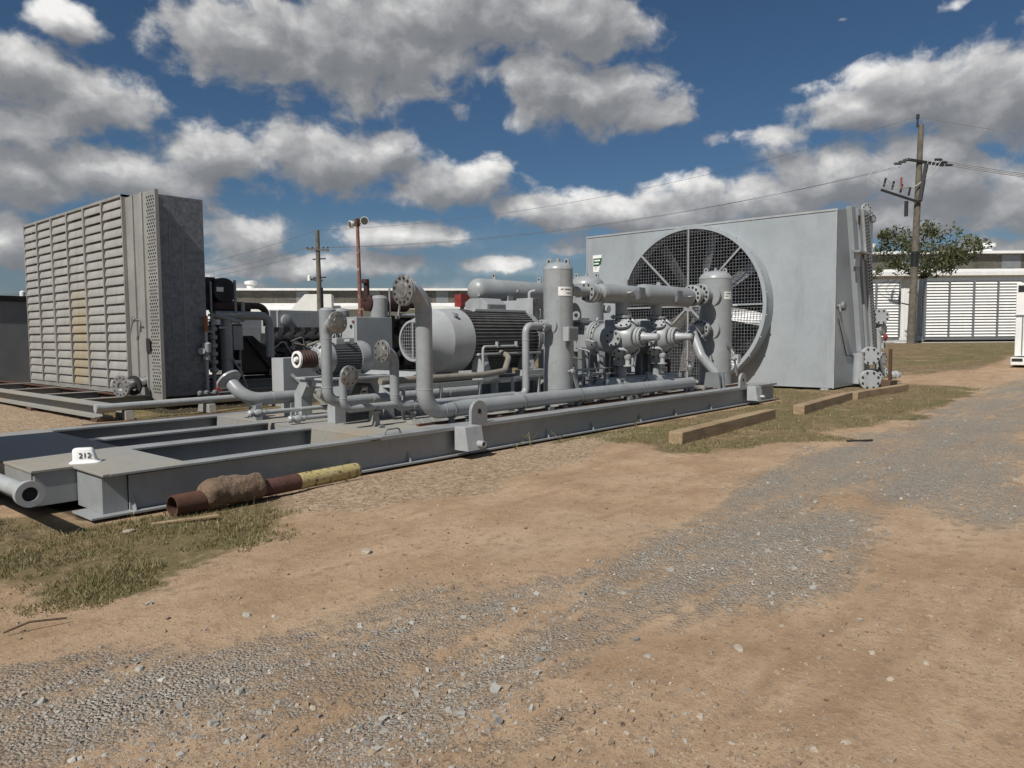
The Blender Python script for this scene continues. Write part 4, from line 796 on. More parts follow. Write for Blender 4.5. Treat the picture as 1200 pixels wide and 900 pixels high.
# diagonal discharge pipe
t = thing('discharge_pipe', (15.1,7.8,.40), 'grey pipe slanting down from the far tank nozzle to the deck edge', 'pipe')
b = MB(); b.tube([(16.1,8.12,1.72),(15.55,8.12,1.72),(15.35,7.75,1.1),(15.42,7.42,.72),(15.42,7.42,.45)], .105, 24, .22, 10); b.build('pipe', g, t)
b = MB(); b.bar((15.45,8.02,1.85),(15.75,7.85,1.45),.02,.02); b.bar((15.35,7.75,1.55),(15.95,7.95,1.6),.025,.02); b.build('clamp', gL, t)
b = MB(); b.prism([(7.25,.397),(7.65,.397),(7.6,.75),(7.3,.75)], 'x', 15.5, 15.55); b.prism([(7.25,.397),(7.65,.397),(7.6,.75),(7.3,.75)], 'x', 15.27, 15.32); b.build('bracket', gD, t)
b = MB(); b.lathe((15.05,8.5,.95),(0,-1,0),[(0,.05),(.04,.09),(.1,.09),(.12,.04)],14); b.cyl((15.05,8.4,.42),(15.05,8.4,.9),.03); o = b.build('valve', [M['rustD'], blt], None, loc=(15.05,8.4,.4)); tag(o, 'small dark red valve in front of the fan guard, left of the slanting pipe', 'valve')

# ------------------------------------------------------------------ the big fan cooler at the far end
t = thing('fan_cooler', (23,11,0), 'huge pale grey cooler box with a round caged fan, behind the skid', 'cooler')
CX, CY, CZ, FR = 21.5, 11.03, 2.46, 2.42
ring_n = 96
# front sheet with round opening, built as sheet between circle and rectangle
b = MB(); Y0, Y1, Z0, Z1 = 6.83, 15.25, .06, 5.0
vs_ = []; 
for i in range(ring_n):
    an = 2*PI*i/ring_n; c_, s_ = math.cos(an), math.sin(an)
    k_ = min(((Y1-CY) if c_ > 0 else (CY-Y0))/max(abs(c_),1e-6), ((Z1-CZ) if s_ > 0 else (CZ-Z0))/max(abs(s_),1e-6))
    for xx in (CX, CX+.03): vs_ += [(xx, CY+FR*c_, max(Z0+.001, CZ+FR*s_)), (xx, CY+k_*c_, CZ+k_*s_)]
fs_ = []
for i in range(ring_n):
    j = (i+1) % ring_n; fs_ += [(i*4, i*4+1, j*4+1, j*4), (i*4+2, j*4+2, j*4+3, i*4+3), (i*4, j*4, j*4+2, i*4+2), (i*4+1, i*4+3, j*4+3, j*4+1)]
for cy_, cz_ in ((Y0,Z0),(Y1,Z0),(Y1,Z1),(Y0,Z1)): pass
b.add(vs_, fs_)
for (ya, za) in ((Y0,Z0),(Y1,Z0),(Y1,Z1),(Y0,Z1)):
    # corner fillers, between the two ring samples that straddle the corner
    best = sorted(range(ring_n), key=lambda i: (vs_[i*4+1][1]-ya)**2+(vs_[i*4+1][2]-za)**2)[:2]; p1, p2 = vs_[best[0]*4+1], vs_[best[1]*4+1]
    b.add([(CX,ya,za), p1, p2, (CX+.03,ya,za), (CX+.03,p1[1],p1[2]), (CX+.03,p2[1],p2[2])], [(0,1,2),(3,5,4)])
b.build('front_sheet', M['cooler'], t, smooth=0)
b = MB(); prof = [(CX+.032,Z0),(CX+.032,Z1),(23.1,5.25),(24.9,5.32),(24.9,Z0)]
b.prism(prof, 'y', Y0, Y0+.03); b.prism(prof, 'y', Y1-.03, Y1); b.prism([(CX+.032,Z1-.03),(CX+.032,Z1),(23.1,5.25),(24.9,5.32),(24.9,5.29),(23.1,5.22)], 'y', Y0+.031, Y1-.031); b.box(24.87,Y0+.031,Z0,24.9,Y1-.031,5.28); b.box(CX+.032,Y0+.031,Z0,24.86,Y1-.031,Z0+.03)
b.build('casing', M['cooler'], t, smooth=0)
b = MB()
for yy in (8.3, 9.2, 12.6, 13.6, 14.5): b.box(CX-.004,yy-.012,4.9,CX-.001,yy+.012,4.98)
b.box(CX-.02,Y0-.02,4.975,CX+.0,Y1+.02,5.03); b.box(CX-.012,Y0-.012,.05,CX-.001,Y0+.03,4.97); b.box(CX-.012,Y1-.03,.05,CX-.001,Y1+.012,4.97); b.build('edge_trim', M['greyL'], t)
b = MB(); b.box(21.4,6.95,-.02,24.9,7.15,.05); b.box(21.4,14.9,-.02,24.9,15.1,.05); b.box(21.4,9,-.02,21.6,13,.05); b.build('sill', M['greyL'], t)
b = MB(); b.ring((20.95,CY,CZ),(1,0,0),[(0,2.36),(0,2.47),(.05,2.47),(.06,2.44),(.56,2.46),(.56,2.40),(.06,2.38)],120)
for i in range(24):
    an = 2*PI*(i+.5)/24; b.lathe((20.99,CY+2.47*math.cos(an),CZ+2.47*math.sin(an)),(0,math.cos(an),math.sin(an)),[(0,.025),(.03,.025)],8)
b.build('fan_ring', M['cooler'], t)
b = MB(); R_ = 2.37; sp_ = .095; n_ = int(R_/sp_)
for i in range(-n_, n_+1):
    h_ = math.sqrt(R_**2-(i*sp_)**2)
    b.bar((20.985,CY+i*sp_,CZ-h_),(20.985,CY+i*sp_,CZ+h_),.011,.009,(1,0,0)); b.bar((20.975,CY-h_,CZ+i*sp_),(20.975,CY+h_,CZ+i*sp_),.011,.009,(1,0,0))
b.build('guard_mesh', M['galvD'], t, smooth=0)
b = MB()
for a_ in range(0, 180, 45):
    an = math.radians(a_); b.bar((20.94,CY-R_*math.cos(an),CZ-R_*math.sin(an)),(20.94,CY+R_*math.cos(an),CZ+R_*math.sin(an)),.055 if a_ % 90 else .05,.05,(1,0,0))
b.lathe((20.92,CY,CZ),(1,0,0),[(0,.16),(.02,.16)],24); b.build('guard_strut', g, t)
fan = MB(); fan.lathe((21.5,CY,CZ),(1,0,0),[(0,.1),(.05,.3),(.3,.3),(.35,.2)],32); fan.cyl((21.7,CY,CZ),(23.0,CY,CZ),.09); hub = fan.build('fan_hub', M['galv'], t)
for i in range(8):
    an = math.radians(12+45*i); rad = V(0,math.cos(an),math.sin(an)); tan = V(0,-math.sin(an),math.cos(an)); axx = V(1,0,0); b = MB(); vs_ = []; sec = []
    for q in range(7):
        rr = .3+q*.335; tw = math.radians(44-q*4); ch = .25+.05*math.sin(PI*q/6) if q else .12
        cdir = tan*math.cos(tw)-axx*math.sin(tw); nd = rad.cross(cdir)
        for s_, th in ((-1,0),(-.6,.05),(0,.075),(.6,.05),(1,0),(.6,-.02),(0,-.03),(-.6,-.02)): vs_.append(V(21.62,CY,CZ)+rad*rr+cdir*(ch*s_*.75)+nd*th*.8)
    fs_ = [(q*8+j, q*8+(j+1) % 8, (q+1)*8+(j+1) % 8, (q+1)*8+j) for q in range(6) for j in range(8)]+[tuple(range(8)), tuple(range(55,47,-1))]
    b.add(vs_, fs_); b.build('fan_blade', M['silver'], t)
b = MB(); b.box(23.0,Y0+.1,.2,23.05,Y1-.1,5.0); b.build('tube_bundle', M['darkfill'], t)
# sign sticker on the front sheet
b = MB(); b.prism([(14.99,4.36),(14.62,4.36),(14.66,4.1),(14.75,3.78),(14.97,3.78)], 'x', CX-.008, CX-.002); b.cur = 2; b.prism([(14.93,3.94),(14.80,3.94),(14.80,3.93),(14.93,3.93)], 'x', CX-.013, CX-.0085); b.prism([(14.93,3.89),(14.80,3.89),(14.80,3.88),(14.93,3.88)], 'x', CX-.013, CX-.0085)
b.cur = 1; b.prism([(14.96,4.25),(14.61,4.25),(14.66,4.05),(14.73,3.98),(14.96,3.98)], 'x', CX-.013, CX-.009); b.cur = 0
b.prism([(14.92,4.20),(14.68,4.20),(14.685,4.15),(14.92,4.15)], 'x', CX-.017, CX-.0135); b.prism([(14.92,4.09),(14.72,4.09),(14.74,4.045),(14.92,4.045)], 'x', CX-.017, CX-.0135); b.build('maker_sign', [M['whiteP'], M['green'], M['galv']], t)
# slanted header on the near side
def slant(z, xt, xb): return xt+(xb-xt)*(5.3-z)/4.4
def strip(b, xt0, xt1, xb0, xb1, y0, y1, z0=.9, z1=5.17):
    f = lambda xt, xb, z: xt+(xb-xt)*(5.35-z)/4.45
    b.prism([(f(xt0,xb0,z1),z1),(f(xt1,xb1,z1),z1),(f(xt1,xb1,z0),z0),(f(xt0,xb0,z0),z0)], 'y', y0, y1)
hd = MB(); strip(hd, 22.2,22.55,23.55,23.9, 6.68,6.828); strip(hd, 22.75,23.0,24.1,24.35, 6.66,6.828); strip(hd, 22.56,22.74,23.91,24.09, 6.76,6.828); o = hd.build('header_channel', M['cooler'], t, bevel=.004)
b = MB(); strip(b, 23.05,23.55,24.42,24.86, 6.6,6.828); b.cur = 1
for i in range(44):
    z = 1.0+i*.093; f = 23.15+(24.5-23.15)*(5.35-z)/4.45
    b.lathe((f,6.6,z),(0,-1,0),[(0,.028),(.03,.028)],8); b.lathe((f+.2,6.6,z+.045),(0,-1,0),[(0,.028),(.03,.028)],8)
b.build('plug_header', [M['greyL'], M['bolt']], t)
b = MB(); b.box(22.35,6.45,3.88,23.6,6.68,3.93); b.box(22.5,6.62,3.5,22.95,6.66,3.88); b.box(23.3,6.6,3.75,23.5,6.64,3.88); b.build('bracket', M['silver'], t)
b = MB(); b.box(23.2,6.52,.99,24.3,6.7,1.04); b.build('ledge', M['silver'], t)
b = MB(); b.box(22.8,6.652,4.72,23.0,6.657,4.98); b.build('rust_patch', M['rust'], t)
b = MB(); b.lathe((21.72,6.83,2.35),(0,-1,0),[(0,.06),(.1,.06),(.12,.13),(.2,.13),(.22,.08)],20); b.tube([(21.6,6.75,2.4),(21.55,6.7,2.2),(21.7,6.7,1.9)], .025, 8, .05); b.build('shaft_bearing', [gD, M['darkfill']], t)
b = MB(); b.tube([(21.75,6.81,2.0),(22.5,6.81,.95),(23.2,6.81,.92)], .012, 6, .05); b.build('grease_line', M['darkfill'], t)
b = MB(); b.flange((23.6,6.7,5.25),(-.5,-.86,0),.16,.06,8,.02); b.cyl((23.9,7.0,5.2),(23.6,6.7,5.25),.08); b.flange((24.0,6.62,5.0),(-.3,-.95,0),.13,.05,8,.02); b.build('top_nozzle', [M['greyL'], blt], t)
# outlet flanges low on the near side
t = thing('flange_manifold', (24,6.6,0), 'stack of pale grey flanged outlets and valves at the right end of the fan cooler', 'manifold')
for i, (x_, y_, z_, r_, L) in enumerate([(23.44,6.42,.92,.27,.3),(22.83,6.25,.24,.29,.5),(23.75,6.42,.28,.25,.3),(24.9,6.55,2.1,.24,.3),(25.1,6.55,1.7,.2,.3),(25.15,6.55,.78,.22,.3),(25.1,6.6,1.2,.15,.25),(25.0,6.5,.38,.17,.3)]):
    b = MB(); ax_ = (-.85,-.53,0) if i not in (4,5) else (-.2,-.98,0); d = V(*ax_).normalized(); c = V(x_,y_,z_)
    b.flange(c, ax_, r_, .06, 8, r_*.11); b.flange(c - d*.09, ax_, r_, .06, 8, r_*.11); b.cyl(tuple(c), tuple(c - d*(L+.25)), r_*.5); b.build('outlet_flange', [gL, blt], t)
b = MB(); b.tube([(23.9,6.5,.95),(24.6,6.5,.85),(25.0,6.45,.3),(26.2,6.4,.22)], .06, 14, .15); b.cyl((25.0,6.62,.2),(25.0,6.62,2.3),.08); b.cyl((23.3,6.7,.1),(23.3,6.7,1.0),.16); b.lathe((25.7,6.4,.24),(1,0,0),[(0,.06),(.05,.12),(.15,.12),(.2,.06),(.4,.06),(.42,.13),(.52,.13)],16); b.lathe((26.4,6.4,.22),(1,0,0),[(0,.05),(.05,.1),(.15,.1),(.2,.03)],14); b.build('pipe', gL, t)
b = MB(); b.lathe((24.95,6.45,1.45),(-.3,-.95,0),[(0,.05),(.05,.12),(.1,.05)],14); b.build('valve_wheel', M['redpaint'], t)

# timbers, steel post
for (p_, q_, lab) in (((9.70,5.30),(13.75,5.52),'sawn timber beam lying nearest on the grass beside the skid'),((14.8,5.36),(18.75,5.62),'middle sawn timber beam, pointing at the cooler corner'),((18.75,5.50),(22.3,5.22),'farthest timber beam, lying beside the rusty post')):
    L = math.hypot(q_[0]-p_[0], q_[1]-p_[1]); b = MB(); b.box(0,-.11,0,L,.11,.19); o = b.build('timber_beam', M['timber'], None, bevel=.008); o.location = (p_[0],p_[1],gz(*p_)-.01); o.rotation_euler.z = math.atan2(q_[1]-p_[1], q_[0]-p_[0]); tag(o, lab, 'timber', 'timber beams on the grass')
t = thing('steel_post', (23.75,5.95,0), 'short rusty steel post on a block by the end of the flange stack', 'post')
b = MB(); b.box(23.71,5.91,.15,23.79,5.99,1.12); b.build('post', M['rust'], t)
b = MB(); b.box(23.2,5.8,-.02,23.95,6.15,.2); b.build('block', M['oldwood'], t, bevel=.01)

# fallen bollard
t = thing('fallen_bollard', (4.0,6.68,0), 'uprooted rusty bollard with an earthy concrete lump and flaking yellow end', 'bollard')
pA, pB = V(2.92,6.60,.10), V(5.12,6.78,.10); dv = (pB-pA).normalized()
def at(s_): p = pA + dv*s_; return (p.x, p.y, p.z)
b = MB(); b.ring(pA, dv, [(0,.085),(0,.098),(.5,.098),(.5,.085)], 28); b.cyl(at(.12), at(.4), .084); b.build('buried_pipe', M['rust'], t)
b = MB(); n_ = 40; vs_ = []; m_ = 26; d_, a_, c_ = b.frame(dv)
for i in range(m_+1):
    s_ = i/m_; rr = .138*min(1, .45+2.2*s_**.6) * min(1, .35+3.2*(1-s_)**.55)
    for j in range(n_):
        an = 2*PI*j/n_; q = pA + dv*(.27+.66*s_); nn = 1+.22*(float(fbm(np.array([s_*5+3]), np.array([math.cos(an)*1.6+5+math.sin(an)*.7]), 4, 8)[0])-.5)*2+.07*(random.random()-.5)
        vs_.append(q + (a_*math.cos(an)+c_*math.sin(an))*rr*nn + V(0,0,.035))
b.add(vs_, [(i*n_+j, i*n_+(j+1) % n_, (i+1)*n_+(j+1) % n_, (i+1)*n_+j) for i in range(m_) for j in range(n_)]+[tuple(range(n_-1,-1,-1)), tuple(m_*n_+j for j in range(n_))]); b.build('concrete_lump', M['concrete'], t, smooth=50)
b = MB(); b.cyl(at(.85), at(1.36), .084); b.build('bare_pipe', M['redflake'], t)
b = MB(); b.lathe(at(1.361), dv, [(0,.0845),(.78,.0845),(.81,.078),(.83,.06),(.84,.03)], 28); b.build('painted_pipe', M['yellowflake'], t)
b = MB(); b.bar((2.66,6.42,.02),(3.16,6.22,.03),.05,.02); o = b.build('wood_stick', M['timber'], None, loc=(2.9,6.3,0), bevel=.004); tag(o, 'short splintered strip of wood on the grass below the fallen bollard', 'stick')
b = MB(); b.tube([(1.13,4.66,.015),(1.25,4.64,.045),(1.42,4.59,.03)], .006, 6, .05); o = b.build('twig', M['oldwood'], None, loc=(1.25,4.63,0)); tag(o, 'thin dark twig lying on bare dirt at the left', 'twig')
b = MB(); b.bar((11.42,3.42,gz(11.4,3.4)+.012),(11.70,3.15,gz(11.7,3.2)+.014),.05,.02); o = b.build('rubber_strip', M['rubber'], None, loc=(11.5,3.3,0)); tag(o, 'black rubber strip lying on the grey gravel', 'strip')
def rock(x_, y_, s_, mat, lab):
    b = MB(); n_ = 8; vs_ = []; sd_ = random.random()*50
    bm = bmesh.new(); bmesh.ops.create_icosphere(bm, subdivisions=3, radius=1)
    for v_ in bm.verts:
        f_ = 1+.5*(float(fbm(np.array([v_.co.x*1.3+sd_]), np.array([v_.co.y*1.3+v_.co.z+sd_]), 3, 4)[0])-.5); v_.co *= f_; v_.co.z = min(v_.co.z, .45)
    me_ = bpy.data.meshes.new('rock'); 
    for v_ in bm.verts: v_.co = V(v_.co.x*s_, v_.co.y*s_*.7, v_.co.z*s_*.6)
    bm.to_mesh(me_); bm.free(); me_.materials.append(mat); o = bpy.data.objects.new('rock', me_); COL.objects.link(o); o.location = (x_,y_,gz(x_,y_)+s_*.12); o.rotation_euler.z = random.random()*3; tag(o, lab, 'rock')
M['rockW'] = mottled('pale_rock', [(.48,.42,.34),(.38,.32,.25)], 8, .9, .5); M['rockG'] = mottled('grey_rock', [(.2,.19,.18),(.28,.26,.24)], 10, .9, .5)
rock(3.38,4.41,.055, M['rockW'], 'pale cream rock alone on the dirt left of centre'); rock(3.48,1.54,.036, M['rockW'], 'small tan rock on the dirt right of centre'); rock(2.45,6.35,.05, M['rockW'], 'whitish rock on the grass under the near skid corner'); rock(2.18,1.99,.028, M['rockG'], 'dark grey rock at the bottom middle on the gravel')

# ------------------------------------------------------------------ left louvred cooler on its own frame
t = thing('louvred_cooler', (7.8,20,.3), 'tall louvred cooler box with a yellowish stain, at the left', 'cooler')
LY0, LY1 = 18.22, 25.3; nb_ = 6; bw = (LY1-LY0)/nb_; zb, zt = .42, 4.88; ns_ = 20
b = MB(); b.box(7.16,LY0,.30,7.36,LY0+.04,4.94); b.box(7.16,LY1-.04,.30,7.36,LY1,4.94); b.box(7.16,LY0,4.88,7.36,LY1,4.94); b.box(7.16,LY0,.30,7.36,LY1,.40)
for i in range(1, nb_): y_ = LY0+i*bw; wd_ = .05 if i % 2 == 0 else .03; b.box(7.135,y_-wd_*.8,.40,7.3,y_+wd_*.8,4.88)
b.build('louvre_frame', M['louvre'], t, bevel=.004)
for i in range(nb_):
    b = MB(); y0, y1 = LY0+i*bw+.055, LY0+(i+1)*bw-.055; hz = (zt-zb)/ns_
    for j in range(ns_):
        z_ = zb+j*hz; pr = []
        for q in range(6): a = q/5; pr.append((7.225-.066*math.sin(a*PI*.5)**.8, z_+hz*(1.0-.95*a)))
        pr2 = [(x+.014, z-.012) for x, z in pr[::-1]]
        jit = random.uniform(-.006,.006); b.prism([(x+jit, z) for x, z in pr+pr2], 'y', y0, y1)
    o = b.build('louvre_panel', M['louvreS'], t, smooth=40)
b = MB(); b.box(7.40,16.86,.28,8.43,LY1,4.80); b.box(7.28,16.84,.28,7.39,16.97,4.80); b.build('casing', M['galvD'], t, bevel=.006)
b = MB(); b.box(7.37,18.23,.36,7.39,LY1-.05,4.9); b.build('backing', M['darkfill'], t)
b = MB(); b.box(7.24,16.98,.25,7.398,18.21,4.86); b.box(7.20,17.25,.25,7.239,17.31,4.86); b.box(7.20,17.75,.25,7.239,17.8,4.86); b.build('header_box', M['louvre'], t, bevel=.006)
b = MB(); b.box(7.20,16.53,.23,7.275,16.979,4.84); b.cur = 1
for i in range(60):
    z = .4+i*.073
    for q in range(4): b.lathe((7.2,16.6+q*.1+(i % 2)*.05,z),(-1,0,0),[(0,.02),(.01,.02)],8)
b.build('plug_header', [M['louvre'], M['bolt']], t)
b = MB(); b.box(7.9,16.852,.9,7.93,16.86,4.2); b.box(7.62,16.852,.4,7.64,16.86,4.5); b.box(8.0,16.84,1.75,8.25,16.86,1.77); b.build('panel_seam', M['galv'], t)
b = MB(); b.cyl((7.23,17.45,.62),(6.6,17.2,.55),.12); b.ring((6.62,17.2,.55),(-.93,-.37,0),[(0,.09),(0,.24),(.05,.24),(.05,.09)],36); b.cur = 1; b.lathe((6.64,17.21,.55),(-.93,-.37,0),[(0,.095),(.003,.095)],20)
for q in range(12): a = 2*PI*q/12; d_, a_, c_ = b.frame((-.93,-.37,0)); p = V(6.62,17.2,.55)+(a_*math.cos(a)+c_*math.sin(a))*.19+d_*.045; b.lathe(p, d_, [(0,.02),(.012,.02)],8)
b.ring((6.75,17.25,.55),(-.93,-.37,0),[(-.2,.12),(-.2,.22),(-.15,.22),(-.15,.12)],36); b.build('outlet_flange', [M['silver'], M['darkfill']], t)
b = MB(); b.lathe((7.2,17.6,2.02),(-1,0,0),[(0,.03),(.1,.03),(.11,.06),(.16,.06)],14); b.bar((7.08,17.6,2.1),(7.06,17.75,1.72),.03,.02); b.bar((7.08,17.6,2.05),(7.06,17.4,2.05),.03,.02); b.build('hand_lever', M['silver'], t)
b = MB(); b.box(7.19,17.05,1.3,7.198,17.25,1.6); b.build('nameplate', M['darkfill'], t)
b = MB(); b.box(7.5,17.0,-.02,7.65,25.2,.28); b.box(8.2,17.0,-.02,8.35,25.2,.28); b.build('foot_beam', M['oldwood'], t)
t = thing('skid_frame', (8,20,0), 'rusty edged open frame of long beams under the louvred cooler', 'skid')
b = MB(); b.ibeam((5.55,15.35,.08),(5.55,31,.08),.26,.34,.02); b.build('end_beam', M['deck'], t)
for q in ((5.4,15.3,5.7,15.6,.08),(5.35,19,5.75,19.3,.08),(5.35,24,5.75,24.3,.08),(4.9,14.4,8.2,14.62,.06)):
    b = MB(); b.box(q[0],q[1],-.02,q[2],q[3],q[4]); b.build('wood_block', M['oldwood'], t, bevel=.006)
for y_ in (17.3, 19.6, 22.2, 25.2, 28.5):
    b = MB(); b.ibeam((5.73,y_,.1),(14.5,y_,.1),.22,.2,.018); b.build('cross_beam', M['deck'], t)
b = MB(); b.ibeam((7.0,17.42,.1),(7.0,28.4,.1),.2,.16,.018); b.build('inner_beam', M['rust'], t)
b = MB(); b.box(6.0,17.5,-.02,14,25,.005); b.build('shade_floor', M['darkfill'], t)  # near-black sheet painting in the shade on the ground inside the frame
b = MB(); b.cyl((5.4,15.3,.27),(10.6,15.55,.27),.075); b.cyl((5.38,15.3,.27),(5.42,15.3,.27),.085); o = b.build('edge_pipe', M['greyL'], None, loc=(8,15.4,.2)); tag(o, 'long worn pale pipe lying along the edge of the frame below the louvred cooler', 'pipe')
for x_, lab in ((5.9,'low pale block under the free end of the long worn pipe'),(7.6,'low pale block under the middle of the long worn pipe'),(9.3,'low pale block under the long worn pipe, by the fat elbow')):
    b = MB(); b.prism([(15.2,0),(15.75,0),(15.7,.19),(15.25,.19)], 'x', x_, x_+.16); o = b.build('pipe_cradle', M['deck'], None, loc=(x_,15.4,0), bevel=.01); tag(o, lab, 'cradle')

# ------------------------------------------------------------------ engine behind the left cooler
t = thing('gas_engine', (11,18.6,.2), 'black gas engine with a big round air filter beside the louvred cooler', 'engine')
b = MB(); b.lathe((9.25,17.5,2.77),(0,1,0),[(0,.29),(.02,.31),(.05,.32),(.95,.32)],40); b.box(8.75,17.7,2.3,9.1,18.6,3.1); b.build('air_filter', M['black'], t)
b = MB(); b.box(9.02,17.485,2.74,9.2,17.495,2.85); b.build('filter_label', M['whiteP'], t)
b = MB(); b.cyl((9.4,17.3,2.2),(9.4,17.3,3.02),.035); b.cyl((8.72,17.2,1.9),(8.72,17.2,2.95),.03); b.build('post', M['galv'], t)
b = MB(); b.tube([(8.95,17.65,2.35),(9.9,17.65,2.35)], .15, 20); b.lathe((9.0,17.65,2.35),(1,0,0),[(0,.16),(.1,.19),(.4,.2),(.7,.16),(.95,.12)],20); b.tube([(9.9,17.75,2.42),(10.5,17.75,2.42),(10.5,17.75,1.9)], .085, 16, .25); b.build('exhaust_pipe', M['rustD'], t)
b = MB(); b.tube([(8.9,17.4,2.16),(10.38,17.4,2.16),(10.38,17.4,1.1)], .105, 18, .25); b.cyl((9.65,17.4,2.0),(9.65,17.4,2.5),.05); b.cyl((8.85,17.3,2.16),(9.5,17.3,2.0),.06); b.build('water_pipe', M['grey'], t)
b = MB(); b.lathe((9.2,17.4,.15),(0,0,1),[(0,.135),(.9,.135),(.91,.145),(.93,.145),(.94,.135),(1.95,.135),(2.02,.06)],24); b.box(9.35,17.35,1.3,9.6,17.6,1.9); b.build('separator', M['grey'], t)
b = MB()
for z_ in (.75,.95,1.15,1.35,1.55,1.75,1.9): b.lathe((8.82,17.35,z_),(0,0,1),[(0,.05),(.03,.1),(.1,.1),(.13,.05)],12)
b.cyl((8.82,17.35,.3),(8.82,17.35,2.1),.05); b.bar((8.7,17.3,2.15),(9.6,17.3,2.2),.05,.06); b.cyl((8.95,17.3,1.85),(9.2,17.3,1.85),.03); b.tube([(9.25,17.25,1.1),(9.45,17.2,.75),(9.6,17.2,.35)], .02, 8, .1); b.cyl((9.3,17.25,1.0),(9.45,17.2,1.0),.05); b.build('valve_stack', M['greyL'], t)
b = MB(); b.box(9.6,17.9,.75,9.9,19.3,1.95); b.box(10.2,18.3,.6,12.6,19.2,1.2)
for i in range(5): b.box(10.35+i*.42,18.2,1.0,10.65+i*.42,18.5,1.34); b.lathe((10.5+i*.42,18.35,1.34),(0,-.3,1),[(0,.12),(.12,.12),(.15,.05)],12)
for i in range(26): x_, z_ = random.uniform(9.9,12.6), random.uniform(.7,1.25); b.box(x_,18.1,z_,x_+random.uniform(.08,.3),18.3,z_+random.uniform(.05,.2))
for i in range(14): x_, z_ = random.uniform(10.2,12.4), random.uniform(.8,1.35); b.tube([(x_,18.15,z_),(x_+.2,18.05,z_+.1),(x_+.3,18.1,z_-.3)], .03, 8, .1)
b.build('engine_block', M['engine'], t, bevel=.01)
for i in range(16):
    x_, z_ = random.uniform(9.9,12.3), random.uniform(.75,1.5); b = MB(); b.tube([(x_,18.0,z_),(x_+random.uniform(.1,.4),17.9,z_+random.uniform(-.1,.3)),(x_+random.uniform(.3,.7),17.95,z_-random.uniform(.1,.5))], random.choice([.018,.03,.045]), 8, .08); b.build('hose', [M['galv'], M['greyL'], M['engine'], M['cream']][i % 4], t)
b = MB(); b.prism([(9.75,.7),(10.9,.7),(10.75,1.1),(10.1,1.65),(9.75,1.65)], 'y', 17.75, 17.85); b.bar((9.9,17.7,1.6),(10.6,17.7,.75),.08,.05); b.build('belt_guard', M['black'], t)
b = MB(); b.cyl((9.7,17.7,.6),(9.7,17.7,1.75),.035); b.box(9.3,17.5,.5,9.33,17.9,1.9); b.build('brace', M['galv'], t)
b = MB(); b.tube([(10.55,17.7,.72),(11.3,17.7,.72)], .085, 14); b.lathe((11.25,17.7,.72),(0,0,1),[(-.12,.1),(.0,.14),(.14,.12),(.25,.07),(.35,.09)],14); b.cyl((11.3,17.7,.72),(11.6,17.7,.78),.08); b.build('coolant_tee', M['greyL'], t)
b = MB(); b.ibeam((8.45,17.55,.2),(13.4,17.55,.2),.34,.22,.02); b.ibeam((8.45,19.2,.2),(13.4,19.2,.2),.34,.22,.02); b.build('base_beam', M['greyD'], t)
t = thing('valve_riser', (8.35,16.75,.1), 'thin upright pipe with a fat valve and orange tip at the cooler corner', 'valve pipe')
b = MB(); b.cyl((8.35,16.75,.1),(8.35,16.75,1.75),.035); b.lathe((8.35,16.75,1.05),(0,0,1),[(0,.04),(.05,.08),(.14,.08),(.16,.05),(.2,.05),(.22,.1),(.42,.1),(.46,.05)],16); b.cyl((8.25,16.75,1.3),(8.2,16.7,1.3),.08); b.bar((8.35,16.75,1.75),(8.75,17.2,1.75),.03,.03); b.build('pipe', M['greyL'], t)
b = MB(); b.cyl((8.35,16.75,1.75),(8.35,16.75,2.12),.05); b.build('tip', M['orange'], t)
b = MB(); b.lathe((8.55,16.6,.42),(-.3,-1,0),[(0,.04),(.03,.09),(.1,.09),(.12,.06)],16); b.lathe((8.55,16.6,.25),(0,0,1),[(0,.05),(.1,.07),(.32,.07),(.36,.03)],12); o = b.build('red_valve', M['redpaint'], None, loc=(8.55,16.6,.2)); tag(o, 'small red valve low beside the thin riser at the cooler corner', 'valve')
b = MB(); b.cyl((7.9,16.3,.33),(9.0,16.4,.33),.03); [b.lathe((x_,16.32,.3),(0,0,1),[(0,.04),(.03,.06),(.08,.06),(.11,.03)],12) for x_ in (7.95,8.1,8.3,9.0)]; o = b.build('valve_cluster', M['greyD'], None, loc=(8.3,16.3,.3)); tag(o, 'cluster of small metal valves on the frame just in front of the dark cooler side', 'valve')

# ------------------------------------------------------------------ machines in the middle distance
t = thing('gas_engine', (16,20,0), 'engine with a rust red exhaust drum, behind the big motor', 'engine')
b = MB(); b.lathe((13.95,18.0,2.62),(1,0,0),[(0,.12),(.04,.25),(1.55,.25),(1.62,.15),(2.0,.13)],32); b.tube([(14.0,18.0,2.7),(14.0,18.0,3.28)], .085, 14); b.lathe((13.96,18,3.2),(0,0,1),[(0,.11),(.12,.11)],14); b.build('exhaust_silencer', M['rustD'], t)
b = MB(); b.lathe((14.3,17.8,2.15),(0,0,1),[(0,.26),(.6,.26),(.68,.2),(.7,.05)],28); b.build('header_tank', M['grey'], t)
b = MB(); b.cyl((14.55,17.6,1.5),(14.55,17.6,3.05),.03); b.bar((15.0,17.75,2.15),(15.1,17.75,2.8),.05,.05); b.tube([(15.1,17.8,2.25),(17.5,17.8,2.25),(17.5,17.8,1.6)], .07, 12, .2); b.cyl((16.6,17.8,1.0),(16.6,17.8,2.25),.06); b.build('pipework', M['grey'], t)
b = MB(); b.box(14.6,18.2,.6,18.5,19.4,1.7)
for i in range(6): b.box(14.8+i*.55,17.9,.7,15.15+i*.55,18.3,2.15); b.lathe((14.97+i*.55,18.1,2.15),(0,0,1),[(0,.15),(.1,.15)],12)
for i in range(40): x_, z_ = random.uniform(14.5,18), random.uniform(.7,2.0); b.box(x_,17.72,z_,x_+random.uniform(.06,.25),17.9,z_+random.uniform(.08,.3))
